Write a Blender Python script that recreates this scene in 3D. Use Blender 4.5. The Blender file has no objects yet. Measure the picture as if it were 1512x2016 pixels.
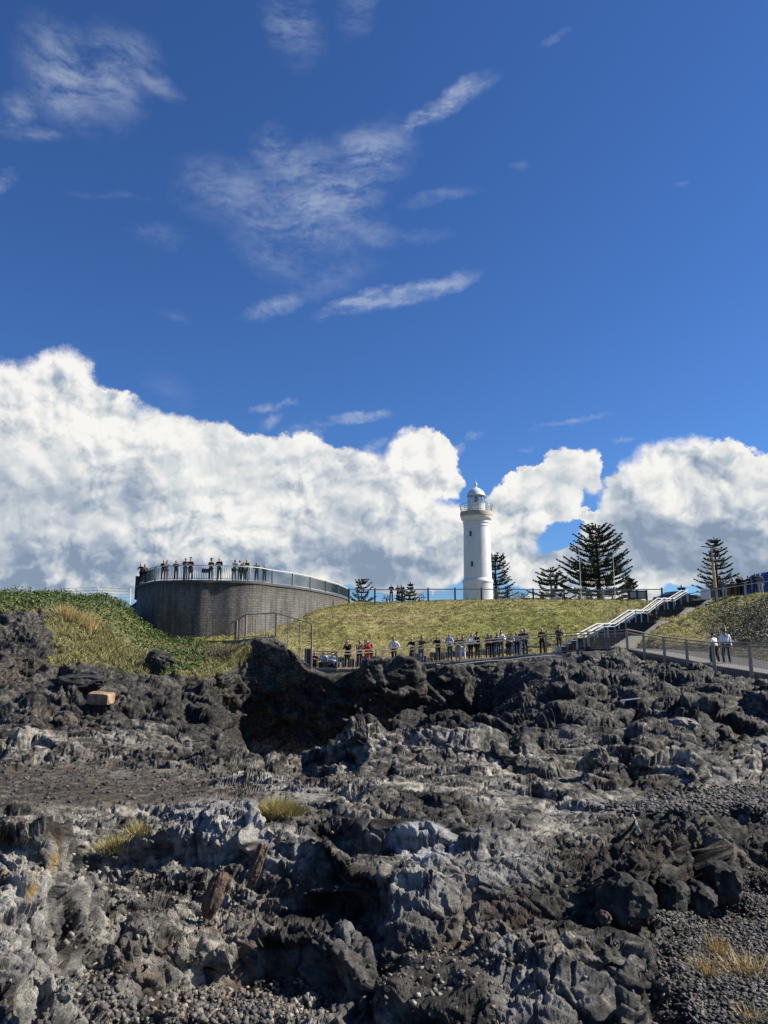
import bpy, bmesh, math, random
import numpy as np
from mathutils import Vector, Matrix
random.seed(7); np.random.seed(7)
SC = bpy.context.scene
COL = SC.collection
R = math.radians

# ---------------------------------------------------------------- camera
PITCH = R(9.8); FPX = 1456.0
cam_d = bpy.data.cameras.new("camera"); cam = bpy.data.objects.new("camera", cam_d); COL.objects.link(cam)
cam.location = (0, 0, 0); cam.rotation_euler = (R(90) + PITCH, 0, 0)
cam_d.sensor_fit = 'AUTO'; cam_d.sensor_width = 36.0; cam_d.lens = 26.0
cam_d.clip_start = 0.05; cam_d.clip_end = 20000
SC.camera = cam
SC.view_settings.view_transform = 'Standard'; SC.view_settings.look = 'None'
SC.view_settings.exposure = 0.70; SC.view_settings.gamma = 1.0
SC.cycles.max_bounces = 5; SC.cycles.diffuse_bounces = 2; SC.cycles.transparent_max_bounces = 8

SUN_AZ = R(8.0)      # mathematical angle from +X towards +Y
SUN_EL = R(37.0)
SD = Vector((math.cos(SUN_EL)*math.cos(SUN_AZ), math.cos(SUN_EL)*math.sin(SUN_AZ), math.sin(SUN_EL)))

def ray(px, py):
    x = (px-756)/FPX; y = (1008-py)/FPX
    return Vector((x, math.cos(PITCH)-y*math.sin(PITCH), math.sin(PITCH)+y*math.cos(PITCH)))
def at(px, py, D):
    r = ray(px, py); return r*(D/r.y)
def atz(px, py, z):
    r = ray(px, py); return r*(z/r.z)

# ---------------------------------------------------------------- world: sky and clouds
W = bpy.data.worlds.new("World"); SC.world = W; W.use_nodes = True
nt = W.node_tree; nt.nodes.clear()
class NB:
    """small helper for node trees"""
    def __init__(s, t): s.t = t
    def n(s, typ, **kw):
        nd = s.t.nodes.new(typ)
        for k, v in kw.items(): setattr(nd, k, v)
        return nd
    def l(s, a, b): s.t.links.new(a, b)
    def setin(s, sock, v):
        if v is None: return
        if hasattr(v, 'is_output'): s.l(v, sock)
        else: sock.default_value = v
    def m(s, op, a, b=None, c=None, clamp=False):
        nd = s.n('ShaderNodeMath', operation=op); nd.use_clamp = clamp
        for i, v in enumerate((a, b, c)): s.setin(nd.inputs[i], v)
        return nd.outputs[0]
    def vm(s, op, a, b=None, c=None):
        nd = s.n('ShaderNodeVectorMath', operation=op)
        for i, v in enumerate((a, b, c)): s.setin(nd.inputs[i], v)
        return nd.outputs['Value'] if op in ('DOT_PRODUCT', 'LENGTH', 'DISTANCE') else nd.outputs[0]
    def mr(s, v, a, b, c=0.0, d=1.0, mode='SMOOTHSTEP'):
        nd = s.n('ShaderNodeMapRange', interpolation_type=mode)
        s.setin(nd.inputs['Value'], v)
        for k, x in zip(('From Min', 'From Max', 'To Min', 'To Max'), (a, b, c, d)): s.setin(nd.inputs[k], x)
        return nd.outputs['Result']
    def noise(s, vec, scale, detail=5, rough=.55, dist=0.0, typ='FBM', lac=2.0, dim='3D'):
        nd = s.n('ShaderNodeTexNoise', noise_dimensions=dim, noise_type=typ)
        if vec is not None: s.l(vec, nd.inputs['Vector'])
        nd.inputs['Scale'].default_value = scale; nd.inputs['Detail'].default_value = detail
        nd.inputs['Roughness'].default_value = rough; nd.inputs['Distortion'].default_value = dist
        nd.inputs['Lacunarity'].default_value = lac
        return nd.outputs['Fac']
    def voro(s, vec, scale, feature='F1', detail=0, out='Distance', rough=.5, rnd=1.0):
        nd = s.n('ShaderNodeTexVoronoi', feature=feature)
        if vec is not None: s.l(vec, nd.inputs['Vector'])
        nd.inputs['Scale'].default_value = scale; nd.inputs['Randomness'].default_value = rnd
        if 'Detail' in nd.inputs: nd.inputs['Detail'].default_value = detail
        if 'Roughness' in nd.inputs: nd.inputs['Roughness'].default_value = rough
        return nd.outputs[out]
    def mix(s, f, a, b, blend='MIX', typ='RGBA'):
        nd = s.n('ShaderNodeMix', data_type=typ); nd.blend_type = blend if typ == 'RGBA' else 'MIX'
        if typ == 'RGBA': ia, ib, o = nd.inputs[6], nd.inputs[7], nd.outputs[2]
        else: ia, ib, o = nd.inputs[2], nd.inputs[3], nd.outputs[0]
        s.setin(nd.inputs[0], f)
        for sk, v in ((ia, a), (ib, b)):
            if isinstance(v, tuple) and len(v) == 3 and typ == 'RGBA': v = v + (1,)
            s.setin(sk, v)
        return o
    def ramp(s, f, stops, interp='LINEAR'):
        nd = s.n('ShaderNodeValToRGB'); nd.color_ramp.interpolation = interp
        e = nd.color_ramp.elements
        while len(e) < len(stops): e.new(0.5)
        for i, (p, c) in enumerate(stops):
            e[i].position = p; e[i].color = c + (1,) if len(c) == 3 else c
        s.setin(nd.inputs[0], f)
        return nd.outputs[0]
    def comb(s, x, y, z=0.0):
        nd = s.n('ShaderNodeCombineXYZ')
        for i, v in enumerate((x, y, z)): s.setin(nd.inputs[i], v)
        return nd.outputs[0]

b = NB(nt)
sky = b.n('ShaderNodeTexSky', sky_type='NISHITA'); sky.sun_disc = False
sky.sun_elevation = SUN_EL; sky.sun_rotation = math.pi/2 - SUN_AZ
sky.altitude = 0; sky.air_density = 1.0; sky.dust_density = 0.05; sky.ozone_density = 4.0
tc = b.n('ShaderNodeTexCoord').outputs['Generated']
sx = b.n('ShaderNodeSeparateXYZ'); b.l(tc, sx.inputs[0])
az = b.m('ARCTAN2', sx.outputs[0], sx.outputs[1])
hor = b.m('SQRT', b.m('ADD', b.m('MULTIPLY', sx.outputs[0], sx.outputs[0]), b.m('MULTIPLY', sx.outputs[1], sx.outputs[1])))
el = b.m('DIVIDE', sx.outputs[2], b.m('MAXIMUM', hor, 0.02))
P = b.comb(az, el, 0.0)                                    # cloud coordinates: azimuth, slope above the horizon
def ae(px, py):
    r = ray(px, py); return math.atan2(r.x, r.y), r.z/math.hypot(r.x, r.y)
# domain warp gives the puffed outline
def vnoise(vec, scale, detail, rough):
    nd = b.n('ShaderNodeTexNoise', noise_dimensions='3D'); b.l(vec, nd.inputs['Vector'])
    nd.inputs['Scale'].default_value = scale; nd.inputs['Detail'].default_value = detail; nd.inputs['Roughness'].default_value = rough
    return b.vm('SUBTRACT', nd.outputs['Color'], (0.5, 0.5, 0.5))
def cumulus_field(Pv, blobs, k=0.35):
    acc = None
    for (px, py, rx, ry) in blobs:
        a0, e0 = ae(px, py); sxx = FPX/rx*0.93; syy = FPX/ry*0.93
        v = b.vm('MULTIPLY_ADD', Pv, (sxx, syy, 0), (-a0*sxx, -e0*syy, 0))
        d = b.vm('LENGTH', v)
        acc = d if acc is None else b.m('SMOOTH_MIN', acc, d, k)
    return acc
# (px, py, radius x, radius y) of the heaps of the cumulus bank, in photograph pixels, turned into sky angles
HEAPS = [(-180,900,240,150),(20,860,130,125),(120,790,62,92),(195,790,55,32),(90,960,170,150),(300,950,150,118),(440,950,140,112),
         (560,950,130,100),(660,960,100,85),(250,1060,260,90),(480,1060,240,80),(640,1030,200,80),(835,905,66,58),(800,950,70,42),(875,945,42,26),
         (760,1050,150,62),(880,1075,70,70),(620,1110,260,46),(20,1080,160,85),(228,775,26,16),(150,755,34,40),
         (1060,975,82,58),(1115,930,48,42),(1168,935,18,44),(1020,1020,60,60),(1000,1080,50,30),(1040,935,40,14),(1150,1018,30,8),
         (1065,1125,75,28),(1160,1120,80,40),(1230,1130,60,28),
         (1340,960,90,80),(1440,960,90,72),(1530,980,110,80),(1260,985,60,50),(1700,960,150,80),(1370,1070,200,78),(100,1120,150,60),(420,1125,190,60),(800,1120,110,46),(1180,1150,120,30),(1290,1050,120,60),(1560,1080,200,80),(1460,1120,180,34)]
warp = b.vm('MULTIPLY', vnoise(P, 11.0, 8, .62), (.070, .070, 0))
warp2 = b.vm('MULTIPLY', vnoise(P, 38.0, 5, .68), (.024, .024, 0))
Pw = b.vm('ADD', b.vm('ADD', P, warp), warp2)
F = cumulus_field(Pw, HEAPS)
low = b.noise(P, 4.5, 3, .5)
soft = b.mr(b.noise(P, 6.0, 2, .5), .42, .60, .03, .26)
dens = b.mr(F, b.m('ADD', 1.02, soft), 0.95)
# relief: compare puff height here and a little towards the light
def puff(vec):
    n1 = b.noise(vec, 7.0, 9, .60)
    v1 = b.voro(vec, 17.0, 'SMOOTH_F1', 3.0, rough=.6)
    return b.m('SUBTRACT', b.m('MULTIPLY', n1, 1.7), b.m('MULTIPLY', v1, .45))
Pq = b.vm('ADD', P, b.vm('MULTIPLY', vnoise(P, 12.0, 4, .6), (.05, .05, 0)))
h0 = puff(Pq); h1 = puff(b.vm('ADD', Pq, (0.009, 0.012, 0)))
rel = b.m('SUBTRACT', h0, h1)
edge = b.mr(F, 0.35, 1.0)
hgt = b.mr(el, 0.08, 0.26)
def region(px, py, rx, ry, inner=.3):
    ga, ge = ae(px, py)
    gv = b.vm('LENGTH', b.vm('MULTIPLY_ADD', Pw, (FPX/rx, FPX/ry, 0), (-ga*FPX/rx, -ge*FPX/ry, 0)))
    return b.mr(gv, 1.0, inner)
grey = b.m('MAXIMUM', region(1290, 1075, 260, 80), region(1500, 1120, 260, 70))
grey2 = b.m('ADD', b.m('MULTIPLY', region(100, 1130, 330, 95), .42), b.m('ADD', b.m('MULTIPLY', region(640, 1120, 330, 75), .36), b.m('MULTIPLY', region(190, 985, 170, 80), .22)))
lit = b.m('ADD', b.m('MULTIPLY', b.m('MULTIPLY', rel, b.mr(b.noise(P, 5.5, 2, .5), .40, .58, .5, 1.0)), 2.5), b.m('ADD', b.m('MULTIPLY', edge, .22), b.m('ADD', b.m('MULTIPLY', hgt, .24), b.m('MULTIPLY', b.m('SUBTRACT', low, .5), .95))))
lit = b.m('SUBTRACT', b.m('ADD', lit, .46), b.m('ADD', b.m('MULTIPLY', grey, .42), grey2))
ccol = b.ramp(lit, [(0.0, (.26, .34, .46)), (.2, (.37, .45, .565)), (.42, (.55, .605, .67)), (.62, (.72, .755, .78)), (.8, (.87, .875, .87)), (1.0, (1.0, .985, .95))])
# high thin cloud
# (px, py, radius x, radius y, strength, tilt in degrees)
CIR = [(130,150,45,66,.9,60),(215,150,46,55,.7,20),(265,120,34,42,.6,70),(305,165,40,14,.6,-15),(40,205,36,20,.6,50),(80,265,38,9,.45,5),
       (575,45,34,50,.55,60),(700,10,36,28,.35,40),(535,295,24,28,.8,-60),(470,380,85,40,.6,0),(600,340,80,34,.7,10),(735,305,62,36,.9,10),(640,390,100,36,.95,20),(570,440,110,44,.7,-8),(560,500,60,30,.5,0),(690,440,70,22,.6,-15),
       (785,582,105,14,2.0,12),(720,598,52,11,1.6,8),(540,598,44,11,.8,20),(640,545,90,26,.35,10),(900,190,46,13,1.1,28),(835,232,40,9,1.0,22),(940,172,30,9,.5,30),
       (310,470,40,15,.35,10),(215,385,56,6,.3,5),(340,620,30,8,.25,-15),(10,355,16,12,.9,50),(1120,832,50,4,.9,4),(860,395,60,10,.4,8),(820,465,60,8,.25,-5),(330,770,40,30,.18,-20),(1018,326,20,7,.25,0),(1095,76,20,5,.3,10),(1350,358,12,3,.5,10),
       (702,818,44,10,1.8,10),(612,840,32,11,1.7,15),(540,830,18,10,.9,40),(520,800,18,8,.8,10),(565,796,18,6,.8,10),(905,883,12,9,1.1,40),(936,856,14,5,1.0,10),(740,884,24,9,1.0,20),(1228,880,16,4,.7,0),(1035,877,8,4,.6,0)]
Pc = b.vm('ADD', P, b.vm('ADD', b.vm('MULTIPLY', vnoise(P, 9.0, 7, .66), (.065, .065, 0)), b.vm('MULTIPLY', vnoise(P, 60.0, 4, .7), (.012, .012, 0))))
cm = None
for (px, py, rx, ry, s, an) in CIR:
    a0, e0 = ae(px, py); k0 = FPX*.9; ca, sa = math.cos(R(an)), math.sin(R(an)); f_ = 1/(1+e0*e0)
    dlt = b.vm('SUBTRACT', Pc, (a0, e0, 0))
    u_ = b.vm('DOT_PRODUCT', dlt, (ca*k0/rx, sa*k0/rx*f_, 0)); v_ = b.vm('DOT_PRODUCT', dlt, (-sa*k0/ry, ca*k0/ry*f_, 0))
    d = b.vm('LENGTH', b.comb(u_, v_, 0.0))
    v = b.m('MULTIPLY', b.mr(d, 1.9, 0.0), s)
    cm = v if cm is None else b.m('SMOOTH_MAX', cm, v, .03)
Prot = b.vm('ADD', P, b.vm('MULTIPLY', vnoise(P, 6.0, 4, .6), (.10, .10, 0)))
ps = b.n('ShaderNodeMapping'); b.l(Prot, ps.inputs['Vector']); ps.inputs['Rotation'].default_value = (0, 0, R(-18)); ps.inputs['Scale'].default_value = (.8, 2.2, 1)
ctex = b.noise(ps.outputs[0], 12.0, 12, .68)
ctex2 = b.noise(P, 55.0, 6, .66)
cir = b.m('MULTIPLY', b.m('SUBTRACT', b.m('MULTIPLY', cm, 1.15), .04, clamp=True), b.mr(b.m('ADD', ctex, b.m('MULTIPLY', b.m('SUBTRACT', ctex2, .5), .35)), .30, .70), clamp=True)
cir = b.m('MULTIPLY', cir, .58)
skyc = b.n('ShaderNodeBackground'); skyc.inputs['Strength'].default_value = 0.060
b.l(b.vm('MULTIPLY', sky.outputs[0], (.515, .80, 1.23)), skyc.inputs['Color'])
clb = b.n('ShaderNodeBackground'); b.l(ccol, clb.inputs['Color']); clb.inputs['Strength'].default_value = 0.575
cib = b.n('ShaderNodeBackground'); cib.inputs['Color'].default_value = (.66, .75, .93, 1); cib.inputs['Strength'].default_value = .47
up = b.mr(el, -0.02, 0.0)
m1 = b.n('ShaderNodeMixShader'); b.l(cir, m1.inputs[0]); b.l(skyc.outputs[0], m1.inputs[1]); b.l(cib.outputs[0], m1.inputs[2])
m2 = b.n('ShaderNodeMixShader'); b.l(b.m('MULTIPLY', dens, up), m2.inputs[0]); b.l(m1.outputs[0], m2.inputs[1]); b.l(clb.outputs[0], m2.inputs[2])
wo = b.n('ShaderNodeOutputWorld'); b.l(m2.outputs[0], wo.inputs['Surface'])
W.cycles.sampling_method = 'MANUAL'; W.cycles.sample_map_resolution = 512

# ---------------------------------------------------------------- sun
sl = bpy.data.lights.new("sun", 'SUN'); sun = bpy.data.objects.new("sun", sl); COL.objects.link(sun)
sl.energy = 5.0; sl.angle = R(0.53); sl.color = (1.0, .94, .84)
sun.rotation_euler = SD.to_track_quat('Z', 'Y').to_euler(); sun.location = (60, 20, 60)
# ---------------------------------------------------------------- helpers
def tag(o, label=None, cat=None, group=None, kind=None):
    if label: o['label'] = label
    if cat: o['category'] = cat
    if group: o['group'] = group
    if kind: o['kind'] = kind
    return o
def empty(name, loc=(0, 0, 0), rz=0.0):
    o = bpy.data.objects.new(name, None); COL.objects.link(o)
    o.location = loc; o.rotation_euler = (0, 0, rz); o.empty_display_size = .2
    return o
def mesh_np(name, V, Fq, mat=None, parent=None, smooth=False, attrs=None, mats=None, midx=None):
    """object from numpy vertices and an (n,3) or (n,4) face array"""
    me = bpy.data.meshes.new(name)
    V = np.ascontiguousarray(V, dtype=np.float32); Fq = np.ascontiguousarray(Fq, dtype=np.int32)
    k = Fq.shape[1]
    me.vertices.add(len(V)); me.vertices.foreach_set('co', V.ravel())
    me.loops.add(Fq.size); me.loops.foreach_set('vertex_index', Fq.ravel())
    me.polygons.add(len(Fq)); me.polygons.foreach_set('loop_start', np.arange(0, Fq.size, k, dtype=np.int32))
    me.polygons.foreach_set('loop_total', np.full(len(Fq), k, dtype=np.int32))
    if smooth: me.polygons.foreach_set('use_smooth', np.ones(len(Fq), dtype=bool))
    if attrs:
        for an, av in attrs.items():
            a = me.attributes.new(an, 'FLOAT', 'POINT'); a.data.foreach_set('value', np.ascontiguousarray(av, dtype=np.float32))
    me.update(calc_edges=True)
    for m_ in (mats or ([mat] if mat else [])): me.materials.append(m_)
    if midx is not None: me.polygons.foreach_set('material_index', np.ascontiguousarray(midx, dtype=np.int32))
    o = bpy.data.objects.new(name, me); COL.objects.link(o)
    if parent: o.parent = parent
    return o
class MB:
    """collects shapes and links them as ONE mesh object"""
    def __init__(s): s.v = []; s.f = []
    def add(s, vs, fs):
        n = len(s.v); s.v += [tuple(v) for v in vs]; s.f += [tuple(i+n for i in f) for f in fs]; return s
    def box(s, c, d, rz=0.0, bev=0.0):
        c = Vector(c); hx, hy, hz = d[0]/2, d[1]/2, d[2]/2
        M = Matrix.Rotation(rz, 3, 'Z')
        if bev <= 0:
            vs = [c + M @ Vector((x*hx, y*hy, z*hz)) for z in (-1, 1) for x, y in ((-1,-1),(1,-1),(1,1),(-1,1))]
            return s.add(vs, [(3,2,1,0),(4,5,6,7),(0,1,5,4),(1,2,6,5),(2,3,7,6),(3,0,4,7)])
        bm = bmesh.new(); bmesh.ops.create_cube(bm, size=1)
        for v in bm.verts: v.co = Vector((v.co.x*d[0], v.co.y*d[1], v.co.z*d[2]))
        bmesh.ops.bevel(bm, geom=list(bm.edges), offset=bev, segments=2, affect='EDGES', profile=.5)
        bm.verts.index_update()
        s.add([c + M @ v.co for v in bm.verts], [[v.index for v in f.verts] for f in bm.faces]); bm.free(); return s
    def beam(s, a, b_, w, h, up=(0, 0, 1)):
        """box section from a to b, w wide, h high"""
        a = Vector(a); b_ = Vector(b_); d = (b_-a).normalized(); upv = Vector(up)
        if abs(d.dot(upv)) > .98: upv = Vector((0, 1, 0))
        sd = d.cross(upv).normalized(); u2 = sd.cross(d).normalized()
        vs = [p + sd*x*w/2 + u2*y*h/2 for p in (a, b_) for x, y in ((-1,-1),(1,-1),(1,1),(-1,1))]
        return s.add(vs, [(0,1,2,3),(7,6,5,4),(4,5,1,0),(5,6,2,1),(6,7,3,2),(7,4,0,3)])
    def tube(s, pts, rad, n=6, cap=True):
        pts = [Vector(p) for p in pts]; rs = rad if isinstance(rad, (list, tuple)) else [rad]*len(pts)
        base = len(s.v); prev = None
        for i, p in enumerate(pts):
            d = (pts[min(i+1, len(pts)-1)] - pts[max(i-1, 0)]).normalized()
            if prev is None:
                ref = Vector((0, 0, 1)) if abs(d.z) < .9 else Vector((1, 0, 0)); sd = d.cross(ref).normalized()
            else:
                sd = (prev - d*prev.dot(d)).normalized()
            prev = sd; u2 = sd.cross(d)
            for k in range(n):
                a = 2*math.pi*k/n; q = p + (sd*math.cos(a)+u2*math.sin(a))*rs[i]; s.v.append(tuple(q))
        for i in range(len(pts)-1):
            for k in range(n):
                a0 = base+i*n+k; a1 = base+i*n+(k+1) % n
                s.f.append((a0, a1, a1+n, a0+n))
        if cap:
            s.f.append(tuple(base+k for k in range(n))[::-1]); s.f.append(tuple(base+(len(pts)-1)*n+k for k in range(n)))
        return s
    def lathe(s, c, prof, n=32, a0=0.0, a1=2*math.pi):
        c = Vector(c); full = abs(a1-a0-2*math.pi) < 1e-6; m_ = n if full else n+1; base = len(s.v)
        for r, z in prof:
            for k in range(m_):
                a = a0+(a1-a0)*k/n; s.v.append((c.x+r*math.cos(a), c.y+r*math.sin(a), c.z+z))
        for i in range(len(prof)-1):
            for k in range(n):
                k2 = (k+1) % m_
                a_, b2 = base+i*m_+k, base+i*m_+k2
                s.f.append((a_, b2, b2+m_, a_+m_))
        return s
    def build(s, name, mat, parent=None, smooth=False, world=False):
        me = bpy.data.meshes.new(name); me.from_pydata(s.v, [], s.f); me.update()
        if mat: me.materials.append(mat)
        if smooth:
            me.polygons.foreach_set('use_smooth', [True]*len(me.polygons))
            try: me.set_sharp_from_angle(angle=R(38))
            except Exception: pass
        o = bpy.data.objects.new(name, me); COL.objects.link(o)
        if parent:
            o.parent = parent
            if world: o.matrix_parent_inverse = (Matrix.Translation(parent.location) @ parent.rotation_euler.to_matrix().to_4x4()).inverted()
        return o
def copy_tree(o, parent=None):
    c = o.copy(); COL.objects.link(c)
    if parent: c.parent = parent
    for ch in list(o.children): copy_tree(ch, c)
    return c

# ---- materials
def new_mat(name):
    m_ = bpy.data.materials.new(name); m_.use_nodes = True; t = m_.node_tree
    bs = t.nodes['Principled BSDF']; return m_, NB(t), bs
def simple(name, col, rough=.6, metal=0.0, var=.12, vs=6.0, bump=0.0, bs_=40.0, spec=.5):
    m_, q, bs = new_mat(name)
    tcn = q.n('ShaderNodeTexCoord').outputs['Object']
    nz = q.noise(tcn, vs, 4, .6)
    f = q.mr(nz, .3, .7, 1-var, 1+var, 'LINEAR')
    c = q.vm('MULTIPLY', q.comb(*col), q.comb(f, f, f)); q.l(c, bs.inputs['Base Color'])
    q.l(q.mr(nz, .3, .7, max(rough-.08, 0), min(rough+.08, 1), 'LINEAR'), bs.inputs['Roughness'])
    bs.inputs['Metallic'].default_value = metal
    bs.inputs['Specular IOR Level'].default_value = spec
    if bump > 0:
        bn = q.n('ShaderNodeBump'); bn.inputs['Strength'].default_value = bump; bn.inputs['Distance'].default_value = .02
        q.l(q.noise(tcn, bs_, 4, .6), bn.inputs['Height']); q.l(bn.outputs[0], bs.inputs['Normal'])
    return m_

# ---- numpy noise
def _h(ix, iy, iz, seed):
    h = (ix.astype(np.uint32)*np.uint32(374761393) + iy.astype(np.uint32)*np.uint32(668265263) + iz.astype(np.uint32)*np.uint32(2147483647) + np.uint32(seed)*np.uint32(2654435761))
    h ^= h >> np.uint32(13); h *= np.uint32(1274126177); h ^= h >> np.uint32(16); h *= np.uint32(2246822519); h ^= h >> np.uint32(15)
    return h
def vnz(P, seed=0):
    """value noise in -1..1"""
    i = np.floor(P); f = (P-i).astype(np.float32); i = i.astype(np.int64) & 0xffffffff
    u = f*f*f*(f*(f*6-15)+10)
    out = 0
    c = {}
    for dx in (0, 1):
        for dy in (0, 1):
            for dz in (0, 1):
                c[dx, dy, dz] = (_h((i[:, 0]+dx), (i[:, 1]+dy), (i[:, 2]+dz), seed) & np.uint32(0xffff)).astype(np.float32)/32767.5-1
    x0 = [[c[0, a, b_]*(1-u[:, 0])+c[1, a, b_]*u[:, 0] for b_ in (0, 1)] for a in (0, 1)]
    y0 = [x0[0][b_]*(1-u[:, 1])+x0[1][b_]*u[:, 1] for b_ in (0, 1)]
    return y0[0]*(1-u[:, 2])+y0[1]*u[:, 2]
def fbm(P, oct=4, gain=.5, seed=0, ridged=False):
    a = 1.0; s = 0; tot = 0; Q = P.copy()
    for k in range(oct):
        n = vnz(Q, seed+k*17)
        if ridged: n = 1-2*np.abs(n)
        s = s+a*n; tot += a; a *= gain; Q = Q*2.03+11.7
    return s/tot
def facet(P, seed=0, tilt=1.0, flat=.6):
    """fractured blocks: every cell is its own tilted plane; returns height -1..1 about, and a value per cell"""
    Q = P-.5; i0 = np.floor(Q).astype(np.int64)
    best = np.full(len(P), 9e9, np.float32); hh = np.zeros(len(P), np.float32); cv = np.zeros(len(P), np.float32)
    sec = best.copy()
    for dx in (0, 1):
        for dy in (0, 1):
            for dz in (0, 1):
                c = i0+np.array([dx, dy, dz]); ci = c & 0xffffffff
                h1 = _h(ci[:, 0], ci[:, 1], ci[:, 2], seed)
                h2 = _h(ci[:, 0], ci[:, 1], ci[:, 2], seed+101)
                j = np.stack([(h1 & np.uint32(1023)), (h1 >> np.uint32(10)) & np.uint32(1023), (h1 >> np.uint32(20)) & np.uint32(1023)], 1).astype(np.float32)/1023
                d = (P-(c+.1+.8*j)).astype(np.float32); dd = (d*d).sum(1)
                m_ = dd < best
                sec = np.where(m_, best, np.minimum(sec, dd))
                g = np.stack([(h2 & np.uint32(1023)), (h2 >> np.uint32(10)) & np.uint32(1023), (h2 >> np.uint32(20)) & np.uint32(1023)], 1).astype(np.float32)/511.5-1
                val = ((h2 >> np.uint32(7)) & np.uint32(4095)).astype(np.float32)/2047.5-1
                nh = flat*val + tilt*(g*d).sum(1)
                hh = np.where(m_, nh, hh); cv = np.where(m_, val, cv); best = np.where(m_, dd, best)
    return hh, cv, np.sqrt(sec)-np.sqrt(best)
def saw(q, T, k=.82):
    t = q/T; t = t-np.floor(t); return np.where(t < k, t/k, (1-t)/(1-k))-.5
def sstep(x, a, b_):
    t = np.clip((x-a)/(b_-a), 0, 1); return t*t*(3-2*t)
def interp_line(u, pts):
    """monotone interpolation of several columns along u"""
    pts = sorted(pts); xs = np.array([p[0] for p in pts], float)
    return [np.interp(u, xs, np.array([p[k] for p in pts], float)) for k in range(1, len(pts[0]))]
def smooth_rows(A, k, axis):
    if k <= 1: return A
    ker = np.hanning(k+2)[1:-1]; ker /= ker.sum()
    pad = [(0, 0)]*A.ndim; pad[axis] = (k//2, k-1-k//2)
    B = np.pad(A, pad, mode='edge')
    return np.apply_along_axis(lambda v: np.convolve(v, ker, mode='valid'), axis, B)
cp_, sp_ = math.cos(PITCH), math.sin(PITCH)
def ray_np(px, py):
    x = (px-756)/FPX; y = (1008-py)/FPX
    return x, cp_-y*sp_, sp_+y*cp_
def loft(layers, us, nrow, wdepth=.2, smooth=5):
    """layers: lists of (px, py, D): the rest of the surface is interpolated between them. py may be ('z', value)."""
    L = []
    for ly in layers:
        pts = []
        for (u, py, D) in ly:
            if isinstance(py, tuple): z = py[1]; r_ = ray(u, 1300); x = (u-756)/FPX*D
            else:
                p = at(u, py, D); x, z = p.x, p.z
            pts.append((u, x/D, D, z))
        xr, D, z = interp_line(us, pts); lo, hi = min(p[0] for p in pts), max(p[0] for p in pts)
        xr = xr+np.minimum(us-lo, 0)/FPX+np.maximum(us-hi, 0)/FPX
        L.append(np.stack([xr*D, D, z], 1))
    L = np.stack(L, 0)                                  # layer, column, xyz
    e = L[..., 2]/L[..., 1]; ds = np.abs(np.diff(e, axis=0)) + wdepth*np.abs(np.diff(np.log(L[..., 1]), axis=0))
    ds = .5*ds.max(1)+.5*np.percentile(ds, 60, axis=1)+1e-4
    s = np.concatenate([[0], np.cumsum(ds)]); t = np.linspace(0, s[-1], nrow)
    k = np.clip(np.searchsorted(s, t, side='right')-1, 0, len(s)-2); f = ((t-s[k])/(s[k+1]-s[k]))[:, None, None]
    out = L[k]*(1-f)+L[k+1]*f
    out = smooth_rows(out, smooth, 0)
    out = smooth_rows(out, smooth, 1)
    return out
def grid_faces(nr, nc):
    i = np.arange(nr*nc).reshape(nr, nc)
    return np.stack([i[:-1, :-1], i[:-1, 1:], i[1:, 1:], i[1:, :-1]], -1).reshape(-1, 4)
def grid_normals(G):
    a = np.gradient(G, axis=1); b_ = np.gradient(G, axis=0)
    n = np.cross(a, b_); n /= np.linalg.norm(n, axis=2, keepdims=True)+1e-9
    return n
def proj(P):
    """world points to photograph pixels"""
    zc = P[..., 1]*cp_+P[..., 2]*sp_; yc = P[..., 2]*cp_-P[..., 1]*sp_
    return 756+P[..., 0]/zc*FPX, 1008-yc/zc*FPX
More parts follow.
